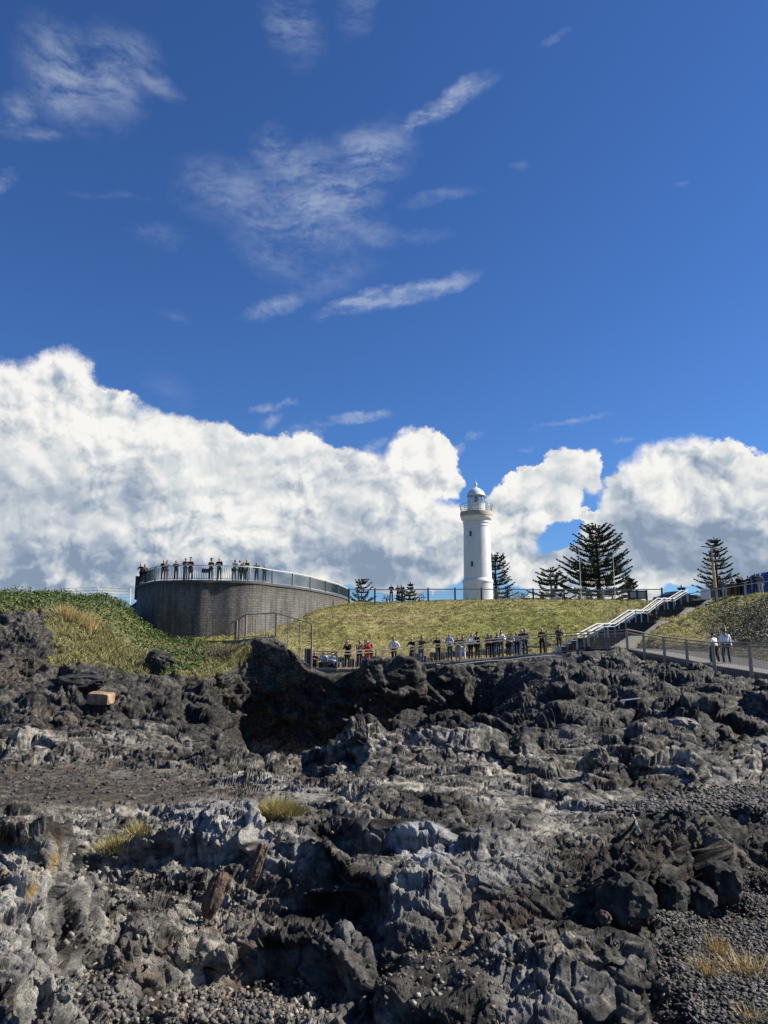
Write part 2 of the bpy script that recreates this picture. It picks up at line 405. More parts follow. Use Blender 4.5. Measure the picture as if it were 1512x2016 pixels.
# ---------------------------------------------------------------- rock platform
Zv = lambda v: ('z', v)
LAY = [
 # 0 under the camera
 [(-260,Zv(-1.62),1.3),(1772,Zv(-1.75),1.3)],
 # bottom edge of the view
 [(-260,2040,2.6),(0,2040,2.7),(100,2040,2.7),(200,2040,2.9),(300,2040,3.2),(400,2040,3.4),(500,2040,3.5),(1280,2040,3.5),(1320,2040,3.7),(1772,2040,3.7)],
 # foot of the first wall
 [(-260,1850,3.3),(0,1850,3.3),(120,1870,3.4),(200,1960,3.5),(290,1992,3.75),(400,1962,4.05),(500,1932,4.25),(640,1935,4.25),(690,1960,3.95),(780,1990,3.75),(900,1990,3.7),(1000,1990,3.65),(1280,1995,3.65),(1330,1960,4.1),(1512,1960,4.1),(1772,1960,4.1)],
 # top of the first wall
 [(-260,1640,4.0),(0,1640,4.0),(90,1645,4.0),(130,1700,4.0),(200,1790,4.3),(290,1818,4.05),(420,1840,4.2),(480,1830,4.3),(530,1797,4.38),(690,1800,4.38),(740,1872,4.12),(880,1880,4.15),(960,1842,4.05),(1060,1815,4.05),(1200,1822,4.05),(1280,1860,4.0),(1310,1910,4.1),(1400,1880,4.6),(1512,1870,4.7),(1772,1870,4.7)],
 [(-260,1555,5.0),(0,1560,5.0),(100,1592,4.85),(140,1680,4.5),(200,1772,4.55),(290,1805,4.4),(420,1822,4.5),(530,1786,4.7),(690,1790,4.7),(740,1864,4.35),(880,1870,4.35),(960,1830,4.3),(1200,1812,4.4),(1280,1850,4.2),(1310,1900,4.3),(1400,1850,4.9),(1512,1840,5.0),(1772,1840,5.0)],
 # foot of the second rise
 [(-260,Zv(-1.75),6.0),(0,Zv(-1.75),6.0),(110,Zv(-1.72),5.7),(190,1750,5.25),(300,1740,5.3),(450,1765,5.05),(540,1765,5.0),(700,1783,4.85),(780,1856,4.42),(940,1856,4.42),(980,1820,4.55),(1150,1803,4.7),(1180,1834,4.55),(1300,1816,4.75),(1400,1795,5.3),(1420,1786,5.4),(1512,1785,5.4),(1772,1785,5.4)],
 # crest of the second rise
 [(-260,1645,7.2),(0,1645,7.2),(180,1700,5.95),(270,1655,5.85),(330,1610,5.95),(430,1578,6.05),(492,1572,6.15),(508,1640,5.5),(560,1612,5.5),(640,1640,5.3),(700,1690,5.0),(760,1695,4.78),(850,1688,4.72),(950,1705,4.85),(1050,1725,4.95),(1130,1745,5.0),(1180,1690,5.05),(1240,1645,5.2),(1300,1622,5.35),(1375,1612,5.6),(1400,1660,5.7),(1425,1725,5.8),(1450,1780,5.9),(1512,1778,5.9),(1772,1778,5.9)],
 [(-260,1640,7.5),(0,1640,7.5),(180,1690,6.6),(270,Zv(-1.75),6.5),(430,Zv(-1.68),6.9),(492,Zv(-1.66),7.0),(508,Zv(-1.58),6.4),(640,Zv(-1.58),6.1),(700,Zv(-1.55),5.8),(850,Zv(-1.52),5.6),(1130,Zv(-1.58),5.8),(1240,Zv(-1.55),6.3),(1380,Zv(-1.55),6.8),(1450,1777,6.6),(1512,1774,6.6),(1772,1774,6.6)],
 [(-260,1612,8.3),(0,1612,8.3),(200,1640,7.7),(300,1650,7.5),(430,1628,7.8),(500,1602,7.8),(600,1585,7.6),(680,1558,7.5),(750,1590,6.9),(850,1600,6.75),(950,1612,6.7),(1050,1628,6.6),(1130,1640,6.5),(1200,1612,6.9),(1300,1600,7.3),(1400,1600,7.5),(1430,1650,6.95),(1512,1652,6.95),(1772,1655,6.95)],
 [(-260,1570,9.5),(0,1570,9.5),(300,1570,9.5),(450,1552,9.5),(600,1566,8.8),(680,Zv(-1.75),8.4),(750,1580,8.0),(850,1588,7.9),(1050,1592,7.9),(1150,1592,7.9),(1300,1590,8.0),(1400,1590,8.1),(1430,1600,8.2),(1512,1600,8.2),(1772,1600,8.2)],
 [(-260,1550,10.2),(0,1550,10.2),(300,1548,10.2),(450,1535,10.2),(600,1545,9.6),(700,1548,9.3),(750,1552,8.9),(900,1545,9.0),(1050,1560,8.9),(1150,1580,8.8),(1380,1582,8.9),(1512,1575,9.3),(1772,1575,9.3)],
 [(-260,1512,11.4),(0,1512,11.4),(300,1512,11.4),(450,1520,11),(600,1525,10.6),(700,1530,10.4),(722,1512,11),(900,1508,11.2),(1000,1510,11.2),(1080,1534,10.2),(1160,1564,9.7),(1370,1568,9.7),(1400,1556,10.3),(1512,1556,10.5),(1772,1556,10.5)],
 # crest in front of the chasm
 [(-260,1466,13.6),(0,1468,13.6),(100,1482,13.2),(200,1494,12.8),(300,1486,13),(450,1482,13),(540,1472,13.1),(620,1476,13.1),(700,1488,12.8),(722,1447,11.7),(800,1440,11.8),(1000,1432,11.8),(1012,1510,11.5),(1080,1500,11.7),(1165,1480,10.6),(1260,1476,10.5),(1330,1490,10.3),(1365,1515,10.1),(1385,1548,10.6),(1512,1552,10.8),(1772,1552,10.8)],
 [(-260,1464,14),(0,1466,14),(300,1484,13.6),(450,1480,13.8),(540,Zv(-2.6),14.2),(620,Zv(-2.6),14.2),(700,Zv(-2.2),13.6),(722,Zv(-2.0),13.0),(1000,Zv(-1.95),13.0),(1080,1498,12.4),(1165,Zv(-1.95),12.0),(1330,Zv(-1.95),11.8),(1385,1546,11),(1512,1549,11.2),(1772,1549,11.2)],
 [(-260,1448,16),(0,1448,16),(150,1462,15.4),(300,1464,15.5),(430,1467,15.6),(465,Zv(-4),16),(540,Zv(-7.5),17.5),(680,Zv(-7.5),17.5),(740,Zv(-4.5),16),(800,1455,15.6),(900,1458,15.2),(1000,1462,15),(1050,1486,14),(1200,1480,14),(1300,1480,13.8),(1385,1537,12),(1512,1537,12.2),(1772,1537,12.2)],
 [(-260,1395,19),(0,1400,19),(60,1398,19),(100,1440,18),(150,1430,18.2),(240,1425,18.4),(330,1430,18.6),(400,1440,19),(445,1446,20),(490,Zv(-6),22),(530,Zv(-8),23),(690,Zv(-8),24),(740,Zv(-4),21),(780,1450,18.5),(900,1434,18),(1000,1427,18),(1050,1432,17.8),(1200,1432,17.5),(1350,1422,17.5),(1390,1510,14),(1430,1470,14.8),(1512,1480,14.8),(1772,1480,14.8)],
 [(-260,Zv(-2.0),20.2),(0,Zv(-2.0),20.2),(60,Zv(-2.0),20.2),(100,1436,19),(330,1428,19.8),(400,1436,20.5),(440,1440,21.5),(480,Zv(-6),24),(530,Zv(-8),25),(690,Zv(-8),26),(740,Zv(-5),23.5),(780,Zv(-4),21.5),(900,Zv(-4),21),(980,Zv(-3),20),(1050,Zv(-2.7),19.6),(1200,Zv(-2.6),19.2),(1350,Zv(-2.5),19),(1390,1490,15.5),(1430,1466,16.2),(1512,1476,16.2),(1772,1476,16.2)],
 # 12
 [(-260,1350,25),(0,1345,25),(70,1365,24.6),(150,1362,25),(280,1378,25.5),(360,1390,26),(430,1400,27),(490,Zv(-5),29),(520,Zv(-7.5),32),(540,Zv(-8),33),(690,Zv(-8),33),(720,Zv(-6),33),(760,Zv(-6.0),34),(850,Zv(-5.8),34),(940,Zv(-5),33),(1010,1412,28),(1100,1370,26),(1200,1390,25),(1300,1395,24.6),(1380,1392,24),(1420,1440,21),(1512,1440,21),(1772,1440,21)],
 # 13
 [(-260,1300,28.5),(0,1290,28.5),(70,1300,28.5),(130,1322,28.5),(200,1330,29),(290,1330,30),(350,1335,33),(392,1345,36),(428,Zv(-4.2),42.5),(500,Zv(-7.5),44.2),(545,Zv(-8.5),44.6),(600,Zv(-8.5),45),(680,Zv(-8.5),45.4),(720,Zv(-6.2),45),(780,Zv(-6),45.2),(850,Zv(-6),46.2),(930,Zv(-5.5),46.6),(1000,1390,44),(1060,1370,38),(1100,1350,31),(1200,1348,31),(1300,1356,29),(1400,1352,28),(1512,1360,27),(1772,1370,26)],
 # 14 cliff top below the walkway
 [(-260,1250,31),(0,1238,31),(60,1250,31.2),(110,1300,30.5),(140,1318,30.5),(250,1318,32),(330,1322,35),(400,1320,38),(440,1310,41),(470,1275,43),(495,1256,43.6),(545,1256,43.8),(580,1280,44),(600,1312,44),(640,1326,44.2),(700,1322,45),(720,1296,44.5),(770,1288,45),(820,1294,45.6),(840,1316,46.5),(900,1312,47),(1000,1300,48),(1110,1290,48.6),(1125,1284,48),(1200,1281,46.5),(1232,1280,45),(1260,1312,43),(1310,1316,40.4),(1354,1324,38),(1407,1338,35),(1480,1348,32),(1600,1362,29),(1772,1382,26)],
 # 15 shoulder
 [(-260,1205,34),(0,1200,34),(60,1204,34.5),(120,1216,35.5),(170,1240,37),(250,1290,38),(330,1300,41),(400,1296,44),(450,1280,46),(500,1268,47),(545,1262,47),(590,1300,46.5),(640,1324,47),(700,1322,48),(840,1316,49.6),(900,1310,50),(1000,1300,51),(1110,1290,51.5),(1230,1290,49),(1260,Zv(-2.2),46),(1310,Zv(-2.2),44),(1354,Zv(-2.4),42),(1407,Zv(-2.6),39),(1480,Zv(-2.8),36),(1600,Zv(-2.8),33),(1772,Zv(-2.8),30)],
 # 16 the top of the left bank and below the lookout wall
 [(-260,1170,44),(0,1178,44),(60,1176,45),(130,1180,46),(200,1186,48),(245,1200,52),(270,1230,54),(330,1262,54),(400,1268,54),(480,1268,54),(560,1264,54),(600,1300,52),(700,Zv(-2.6),52),(1230,Zv(-2.6),55),(1772,Zv(-3.2),50)],
 [(-260,1172,60),(0,1180,60),(200,1184,62),(260,1210,66),(330,Zv(-1.2),70),(560,Zv(-1.2),70),(700,Zv(-3),70),(1230,Zv(-3),70),(1772,Zv(-3.2),70)],
]
us = np.concatenate([-150-np.linspace(1, 0, 70)[:-1]**1.6*1900, np.linspace(-150, 1665, 1090), 1665+np.linspace(0, 1, 70)[1:]**1.6*1900])
NC, NR = len(us), 1420
G = loft(LAY, us, NR, wdepth=.16, smooth=9)
# ---- first displacement: big masses and blocks, then the rows are spread again so that every face is well covered
def aniso(P, ax, ay, az, tilt=0.0):
    Q = P.copy(); Q[:, 0] = P[:, 0]+tilt*P[:, 2]; return (Q*np.array([ax, ay, az])).astype(np.float32)
ST = math.radians(24)
def slab(P, along, across, up, dip=.45):
    """cells stretched along the strike of the strata and leaning with their dip"""
    a_ = P[:, 0]*math.cos(ST)+P[:, 1]*math.sin(ST); b__ = -P[:, 0]*math.sin(ST)+P[:, 1]*math.cos(ST)
    return np.stack([(a_+.25*P[:, 2])*along, (b__-dip*P[:, 2])*across, P[:, 2]*up], 1)
def ell(px, py, cx, cy, rx, ry, soft=.35):
    d = np.sqrt(((px-cx)/rx)**2+((py-cy)/ry)**2); return 1-sstep(d, 1-soft, 1+soft)
FLATS = ((140,1545,300,42),(330,1560,160,26),(560,1565,120,16),(1460,1570,150,22),(1290,1590,110,12),(1440,1930,120,170),(1560,1930,200,200),(1400,1810,90,30),(440,1975,150,38),(850,1930,120,60),(650,1750,60,10))
GRASSY = ((215,1265,105,42),(290,1290,90,36),(150,1225,60,24),(120,1300,30,10),(390,1305,70,26),(445,1285,50,20),(60,1185,330,18),(220,1205,90,22),(300,1250,90,30),(-150,1190,160,30),(400,1275,90,15))
def calm_masks(P, px, py):
    fl = np.zeros(len(P)); gr = np.zeros(len(P))
    for q in FLATS: fl = np.maximum(fl, ell(px, py, *q))
    for q in GRASSY: gr = np.maximum(gr, ell(px, py, *q)*(P[:, 1] > 27))
    return fl, np.clip(gr*(1+.5*fbm(P*.7, 3, seed=5)), 0, 1)
def facet_soft(P, seed, tilt, flat, w):
    h, c, e = facet(P, seed, tilt, flat); k = sstep(e, 0, w); return h*(.45+.55*k)-.12*(1-k), c, e
P0 = G.reshape(-1, 3)
QX, QY = proj(G); qx0, qy0 = QX.ravel(), QY.ravel()
fl0, gr0 = calm_masks(P0, qx0, qy0)
d0 = P0[:, 1]; far0 = sstep(d0, 6, 16)
Nb = grid_normals(G).reshape(-1, 3); Nb[:, 2] += .25; Nb /= np.linalg.norm(Nb, axis=1, keepdims=True)
wv = np.stack([fbm(P0*.45, 3, seed=21), fbm(P0*.45, 3, seed=22), fbm(P0*.45, 3, seed=23)], 1)
Q0 = P0+wv*.9
f1, c1, e1 = facet_soft(slab(Q0, .26, .52, .5), 1, 1.0, .9, .07)
f2, c2, e2 = facet_soft(slab(Q0, .62, 1.35, 1.0), 2, 1.0, .8, .09)
big = fbm(P0*.16, 3, seed=31)*.30*far0 + f1*(.11+.26*far0) + f2*(.09+.17*far0)
big = big*(1-np.maximum(fl0*.88, gr0*.8))*(1-.75*sstep(d0, 41, 45)*sstep(P0[:, 2], -3.2, -2.3))*(1-.35*np.exp(-((d0-16)/1.8)**2))
big = np.clip(big, -.75, .75)
# horizontal ledges in the dark basalt
zz = P0[:, 2]+.25*fbm(P0*.3, 3, seed=33); stp_ = .55; fz_ = zz/stp_; fl_ = np.floor(fz_); fr_ = fz_-fl_
big += ((fl_+sstep(fr_, .62, .95))-fz_+.2)*stp_*.55*sstep(d0, 15, 19)*(1-sstep(d0, 38, 42))*(P0[:, 2] > -3.2)
H = (P0+Nb*big[:, None]).reshape(NR, NC, 3)
def respread(H, n2, win):
    """the same surface with its rows spread evenly over what they cover, so steep faces get their share"""
    n1 = H.shape[0]
    ang = np.linalg.norm(np.diff(H, axis=0)*np.array([1, .25, 1]), axis=2)/np.maximum(H[:-1, :, 1], .5)+.00010
    ang = smooth_rows(ang, win*5, 1)
    S_ = np.concatenate([np.zeros((1, NC)), np.cumsum(ang, axis=0)], 0)
    IDX = np.zeros((n2, NC))
    for c in range(NC): IDX[:, c] = np.interp(np.linspace(0, S_[-1, c], n2), S_[:, c], np.arange(n1))
    IDX = smooth_rows(IDX, 9, 1)
    i_ = np.clip(np.floor(IDX).astype(int), 0, n1-2); f_ = (IDX-i_)[..., None]; cc = np.arange(NC)[None, :]
    return H[i_, cc]*(1-f_)+H[i_+1, cc]*f_
NR = 1450
H2 = respread(H, NR, 41)
P1 = H2.reshape(-1, 3)
PX, PY = proj(H2); pxf, pyf, dd = PX.ravel(), PY.ravel(), P1[:, 1].copy()
def blob(cx, cy, rx, ry, soft=.35): return ell(pxf, pyf, cx, cy, rx, ry, soft)
def stage(P1):
    dd = P1[:, 1]; far_s = sstep(dd, 6, 16); nr_ = 1-far_s
    N1 = grid_normals(smooth_rows(smooth_rows(P1.reshape(-1, NC, 3), 11, 0), 11, 1)).reshape(-1, 3); N1[:, 2] += .12; N1 /= np.linalg.norm(N1, axis=1, keepdims=True)
    return dd, far_s, nr_, N1
dd, far_s, nr_, N1 = stage(P1)
fl1, gr1 = calm_masks(P1, pxf, pyf); calm = np.maximum(fl1*.86, gr1*.8); keep = (1-calm)*(1-.45*sstep(dd, 41, 45)*sstep(P1[:, 2], -3.2, -2.3))
w3 = P1+np.stack([fbm(P1*1.1, 3, seed=24), fbm(P1*1.1, 3, seed=25), fbm(P1*1.1, 3, seed=26)], 1)*.13
f3, c3, e3 = facet(slab(w3, 1.5, 3.2, 1.5), 3, 1.25, .8)
rm = .18+1.05*sstep(fbm(P1*.55, 3, seed=44), -.22, .30)
QS = P1[:, 0]*math.sin(R(33))+P1[:, 1]*math.cos(R(33))+P1[:, 2]*.6+.30*fbm(P1*.7, 4, seed=45)+.015*f3
sm = sstep(fbm(P1*.5, 3, seed=46), -.30, .20)
rd = fbm(P1*3.4, 4, .62, 61, ridged=True)
pit = fbm(P1*2.1, 3, .6, 51)
mid = rm*(f3*(.034+.055*far_s)+pit*.05*far_s+rd*.028*far_s)+nr_*(saw(QS, .62)*.085*sm+saw(QS+.02*f3, .19)*.028*(1.2-sm*.5))+far_s*(saw(QS, 2.3)*.34*sm+saw(QS+.03*f3, .75)*.10*(1.2-sm*.6))
mid = (mid-.045*np.exp(-(e3/.05)**2)*(.5+.9*(c3 > 0)))*keep
H3 = respread((P1+N1*mid[:, None]).reshape(NR, NC, 3), 1650, 31)
NR = 1650
P1 = H3.reshape(-1, 3)
PX, PY = proj(H3); pxf, pyf = PX.ravel(), PY.ravel()
dd, far_s, nr_, N1 = stage(P1)
near = 1-sstep(dd, 9, 17); cliffy = sstep(dd, 17, 22)
flat_m, grass_m = calm_masks(P1, pxf, pyf); calm = np.maximum(flat_m*.86, grass_m*.8); wgt = 1-calm
w3 = P1+np.stack([fbm(P1*1.1, 3, seed=24), fbm(P1*1.1, 3, seed=25), fbm(P1*1.1, 3, seed=26)], 1)*.13
f4, c4, e4 = facet_soft(slab(w3, 3.6, 8.5, 4.5), 4, 1.3, .8, .06)
f5, c5, e5 = facet(slab(P1, 13., 26., 14.), 5, 1.2, .8)
f6, c6, e6 = facet(slab(P1, 34., 60., 34.), 6, 1.2, .8)
c3 = fbm(P1*2.2, 2, seed=47)*1.6
rm = (.18+1.0*sstep(fbm(P1*.55, 3, seed=44), -.25, .30))*(1-.45*np.clip(1-np.abs(N1[:, 2]), 0, 1))
steep = 1-np.abs(N1[:, 2])
bz = P1[:, 2]+.15*P1[:, 0]*.3+.10*fbm(P1*1.3, 3, seed=48)
pit2 = fbm(P1*8, 4, .6, 52)
fine = rm*(f4*(.017+.020*far_s)+f5*(.0115*(1-.35*sstep(dd, 8, 18)))+f6*.006*(1-sstep(dd, 5, 9))+pit2*(.004+.014*far_s)) + steep*(saw(bz, .34)*.07*far_s+saw(bz, .13)*.03*far_s+saw(bz, .06)*.008*nr_) - .022*np.exp(-(e4/.08)**2)
fine = fine*(wgt+.20*calm)*(1-.45*sstep(dd, 41, 45))
P2 = P1+N1*fine[:, None]
# ---- stone tints by region, with some shade painted in as darker tint
tint = np.clip(near*(.22+.78*sstep(fbm(P1*.75, 5, .6, seed=72), -.28, .12))+.15+.15*fbm(P1*.5, 4, seed=71)+.15*c3*near+.12*c4*near, 0, 1)                      # pale schist of the foreground
tint *= 1-.8*np.maximum(blob(1300, 1700, 150, 110), blob(1480, 1710, 120, 90))  # dark ridge; the hollow right of it has its shade painted in
tint *= 1-.45*np.maximum(blob(860, 1765, 110, 80), blob(610, 1870, 110, 70))  # darker over the round boulder and the column wall
tint = np.clip(tint+.25*blob(100, 1800, 140, 240), 0, 1)
tint = np.maximum(tint, .70*blob(600, 1505, 170, 50)+.70*blob(860, 1475, 150, 50))
tint = np.maximum(tint, .8*blob(900, 1700, 210, 70)*(.6+.4*(c4 > -.2)))
tint = np.maximum(tint, .85*blob(400, 1620, 110, 50)); tint = np.maximum(tint, .6*blob(1100, 1510, 110, 60))
tint = np.maximum(tint, .26*(1-near)*sstep(fbm(P1*.35, 4, seed=73), -.05, .35))
tint *= 1-.8*blob(700, 1400, 420, 75)*(dd > 15)  # shade of the cliff and chasm below the walkway, painted into the tint
white = np.clip(1.4*blob(828, 1655, 62, 38, .25)+.35*blob(960, 1690, 120, 60)+.5*blob(430, 1610, 100, 40)+.3*blob(560, 1680, 60, 50)+.3*near*sstep(fbm(P1*.9, 4, seed=74), .15, .5), 0, 1)
rust = np.clip(.9*blob(560, 1735, 70, 60)+.8*blob(380, 1830, 120, 60)+.4*blob(600, 1480, 50, 40)+.8*blob(1255, 1455, 60, 30)+.6*blob(120, 1440, 70, 50)+.8*blob(30, 1320, 40, 30)+.5*blob(730, 1400, 50, 50)+.7*blob(985, 1325, 16, 8)+.5*blob(560, 1960, 90, 60)+.5*blob(300, 1900, 60, 60)+.75*near*sstep(fbm(P1*1.3, 3, seed=81), -.05, .4)+.7*blob(390, 1890, 130, 70), 0, 1)
lich = np.clip(blob(95, 1680, 22, 44)+blob(62, 1750, 12, 30)+.8*blob(12, 1720, 10, 8), 0, 1)*sstep(fbm(P1*9, 4, seed=83), -.3, .1)
brown = np.clip(flat_m*(.5+.5*blob(180, 1545, 330, 60))+.25*cliffy*sstep(fbm(P1*.4, 3, seed=85), -.1, .5)*(1-blob(640, 1400, 300, 110)), 0, 1)  # brown held back in the chasm to deepen its painted shade

def rock_material():
    m_, q, bs = new_mat("dark_coastal_rock")
    at_ = lambda n_: (lambda nd: (setattr(nd, 'attribute_name', n_), nd.outputs['Fac'])[1])(q.n('ShaderNodeAttribute'))
    oc = q.n('ShaderNodeTexCoord').outputs['Object']
    n1 = q.noise(oc, 1.3, 7, .65); n2 = q.noise(oc, 8.0, 4, .6); n3 = q.noise(oc, 55.0, 4, .65)
    mp = q.n('ShaderNodeMapping'); q.l(oc, mp.inputs['Vector']); mp.inputs['Rotation'].default_value = (R(20), R(14), R(30)); mp.inputs['Scale'].default_value = (1.3, 3.6, 5.0); st = mp.outputs[0]; stn = q.noise(st, 2.4, 5, .66, .4)
    mixn = q.m('ADD', q.m('MULTIPLY', n1, .4), q.m('ADD', q.m('MULTIPLY', n2, .35), q.m('MULTIPLY', stn, .25)))
    dark = q.ramp(mixn, [(.36, (.006, .0058, .0056)), (.46, (.017, .016, .0145)), (.55, (.055, .050, .042)), (.64, (.16, .14, .11))])
    pale = q.ramp(mixn, [(.38, (.014, .0135, .012)), (.45, (.062, .058, .050)), (.51, (.22, .204, .172)), (.575, (.58, .535, .445))])
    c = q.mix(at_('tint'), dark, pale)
    br = q.ramp(n2, [(.3, (.035, .028, .020)), (.7, (.14, .11, .075))])
    c = q.mix(q.m('MULTIPLY', at_('brown'), q.mr(n1, .35, .6, .35, .95)), c, br)
    ru = q.ramp(n2, [(.3, (.10, .055, .035)), (.55, (.22, .13, .08)), (.75, (.36, .22, .13))])
    c = q.mix(q.m('MULTIPLY', at_('rust'), q.mr(q.noise(oc, 5.5, 5, .7), .46, .62, 0.0, .5)), c, ru)
    wh = q.ramp(stn, [(.3, (.28, .27, .26)), (.5, (.58, .57, .55)), (.7, (.74, .73, .71))])
    c = q.mix(q.m('MULTIPLY', at_('white'), q.mr(n2, .30, .5, .25, 1.0)), c, wh)
    li = q.ramp(n3, [(.3, (.30, .19, .06)), (.6, (.58, .40, .15))])
    c = q.mix(q.m('MULTIPLY', at_('lichen'), q.mr(n2, .4, .5)), c, li)
    gr = q.ramp(n3, [(.3, (.06, .065, .018)), (.55, (.17, .155, .055)), (.75, (.30, .26, .12))])
    c = q.mix(q.mr(at_('grass'), .25, .5), c, gr)
    q.l(c, bs.inputs['Base Color'])
    q.l(q.mr(n2, .3, .7, .78, .5, 'LINEAR'), bs.inputs['Roughness']); bs.inputs['Specular IOR Level'].default_value = .22
    bn = q.n('ShaderNodeBump'); bn.inputs['Strength'].default_value = 1.0; bn.inputs['Distance'].default_value = .06
    bn2 = q.n('ShaderNodeBump'); bn2.inputs['Strength'].default_value = .9; bn2.inputs['Distance'].default_value = .02
    q.l(q.m('ADD', q.noise(st, 2.4, 8, .72, .3), q.m('MULTIPLY', q.noise(oc, 14.0, 6, .7), .8)), bn.inputs['Height'])
    q.l(q.noise(oc, 90.0, 5, .7), bn2.inputs['Height']); q.l(bn.outputs[0], bn2.inputs['Normal']); q.l(bn2.outputs[0], bs.inputs['Normal'])
    return m_
ROCK = rock_material()
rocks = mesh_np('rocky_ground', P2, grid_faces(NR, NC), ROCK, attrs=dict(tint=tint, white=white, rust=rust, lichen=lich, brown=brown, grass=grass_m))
tag(rocks, 'jagged black and grey sea rock spreading from the foreground to the walkway', 'rock', kind='structure')
rocks['label'] = 'jagged black and grey rock platform'
G2 = P2.reshape(NR, NC, 3).astype(np.float32)
# lookup of the finished ground by photograph pixel: nearest vertex that is drawn there
QX, QY = proj(G2)
def ground_at(px, py, dmin=0, dmax=999):
    d2 = (QX-px)**2+(QY-py)**2
    d2 = np.where((G2[..., 1] > dmin) & (G2[..., 1] < dmax), d2, 1e12)
    k = np.argsort(d2.ravel())[:12]; pts = G2.reshape(-1, 3)[k]
    return Vector(pts[np.argmin(pts[:, 1])])
def ground_under(x, y):
    d2 = (G2[..., 0]-x)**2+(G2[..., 1]-y)**2
    k = int(np.argmin(d2)); return float(G2.reshape(-1, 3)[k][2])
# sheet below everything, out to the horizon
bs_m = simple('base_ground', (.05, .05, .045), .9)
gs = MB().add([(-6000,-6000,-9.6),(6000,-6000,-9.6),(6000,9000,-9.6),(-6000,9000,-9.6)], [(0,1,2,3)]).build('ground', bs_m)
tag(gs, 'dark ground sheet reaching the horizon', 'ground', kind='structure')
# ---------------------------------------------------------------- grass hill and plateau
HL = [
 [(380,1272,53),(470,1272,51),(540,1268,50),(575,1292,49.5),(612,1312,48.2),(700,1310,48.6),(840,1306,49.8),(900,1303,50.2),(1000,1298,51),(1110,1285,51.3),(1160,1283,51.5),(1240,1283,50),(1270,1300,47),(1310,1297,45.5),(1354,1298,43.5),(1407,1302,41),(1480,1308,38),(1600,1326,35),(1800,1345,32)],
 [(380,1262,56),(470,1261,55),(540,1258,54),(600,1272,52),(700,1290,51),(840,1287,52),(1000,1281,53),(1110,1270,53),(1160,1273,53),(1240,1272,51.5),(1270,1288,49),(1310,1284,47),(1354,1284,45),(1407,1286,42.5),(1480,1292,40),(1600,1300,37),(1800,1310,34)],
 [(380,1261,58),(540,1254,58),(600,1258,57),(700,1262,56),(900,1258,57),(1100,1250,57),(1150,1262,56),(1200,1258,55),(1300,1256,50.5),(1400,1262,46),(1512,1262,43.5),(1800,1280,38)],
 [(380,1262,60),(560,1247,61),(620,1222,64),(700,1222,64),(900,1218,65),(1100,1212,65),(1200,1222,63),(1270,1232,58),(1300,1224,57),(1400,1226,53),(1512,1212,50),(1800,1205,48)],
 [(380,1262,66),(560,1225,71),(620,1203,72),(700,1201,72),(900,1197,71),(1100,1195,71),(1200,1196,70),(1300,1203,66),(1400,1198,61),(1512,1185,57),(1800,1170,52)],
 [(380,1264,78),(560,1222,84),(620,1196,84),(688,1183,82),(750,1185,78),(900,1181,76),(1000,1179,76),(1100,1180,76),(1200,1181,75),(1300,1186,74),(1345,1190,73),(1385,1180,70),(1420,1180,66),(1512,1168,61),(1620,1160,58),(1800,1150,55)],
 [(380,Zv(2.0),100),(560,Zv(4.0),100),(1300,Zv(4.4),100),(1512,Zv(4.1),82),(1800,Zv(4.3),82)],
 [(380,Zv(2.0),260),(1800,Zv(4.4),260)],
 [(380,Zv(2.0),7000),(1800,Zv(4.4),7000)],
]
hus = np.linspace(380, 1800, 620)
HG = loft(HL, hus, 420, wdepth=.10, smooth=7)
hp = HG.reshape(-1, 3); hx, hy_ = [a_.ravel() for a_ in proj(HG)]
hN = grid_normals(HG).reshape(-1, 3)
hd = hp[:, 1]; hm = sstep(hd, 48, 53)*(1-sstep(hd, 72, 78))
rightm = sstep(hx, 1255, 1290)
tus = fbm(hp*np.array([.55, .8, 1.2]), 5, .55, 91); ter = fbm(hp*np.array([.22, .9, 2.6]), 4, .6, 92, ridged=True)
lump = fbm(hp*1.9, 4, .6, 93)
hdis = (tus*.30 + np.clip(ter, -.3, 1)*.20 + lump*.07)*hm
rocky = np.clip(sstep(hx-1440+ (1235-hy_)*(-.9), -30, 40)*(hd < 60) + sstep(hy_, 1262, 1276)*(hx > 1230)*1.0, 0, 1)
ff, _, fe = facet(hp*1.6, 95, 1.1, .7)
hdis = hdis*(1-.5*rocky)+rocky*(ff*.13+fbm(hp*3, 3, seed=96, ridged=True)*.08)*hm
HP = hp+hN*hdis[:, None]
dry = np.clip(.35+.9*fbm(hp*np.array([.09, .12, .3]), 4, seed=97)+.5*ell(hx, hy_, 760, 1212, 120, 22)+.55*sstep(hy_, 1262, 1290)*(hx < 1200)+.25*lump, 0, 1)
lush = np.clip(.8*ell(hx, hy_, 1060, 1225, 120, 22)+.5*ell(hx, hy_, 640, 1250, 60, 14), 0, 1)
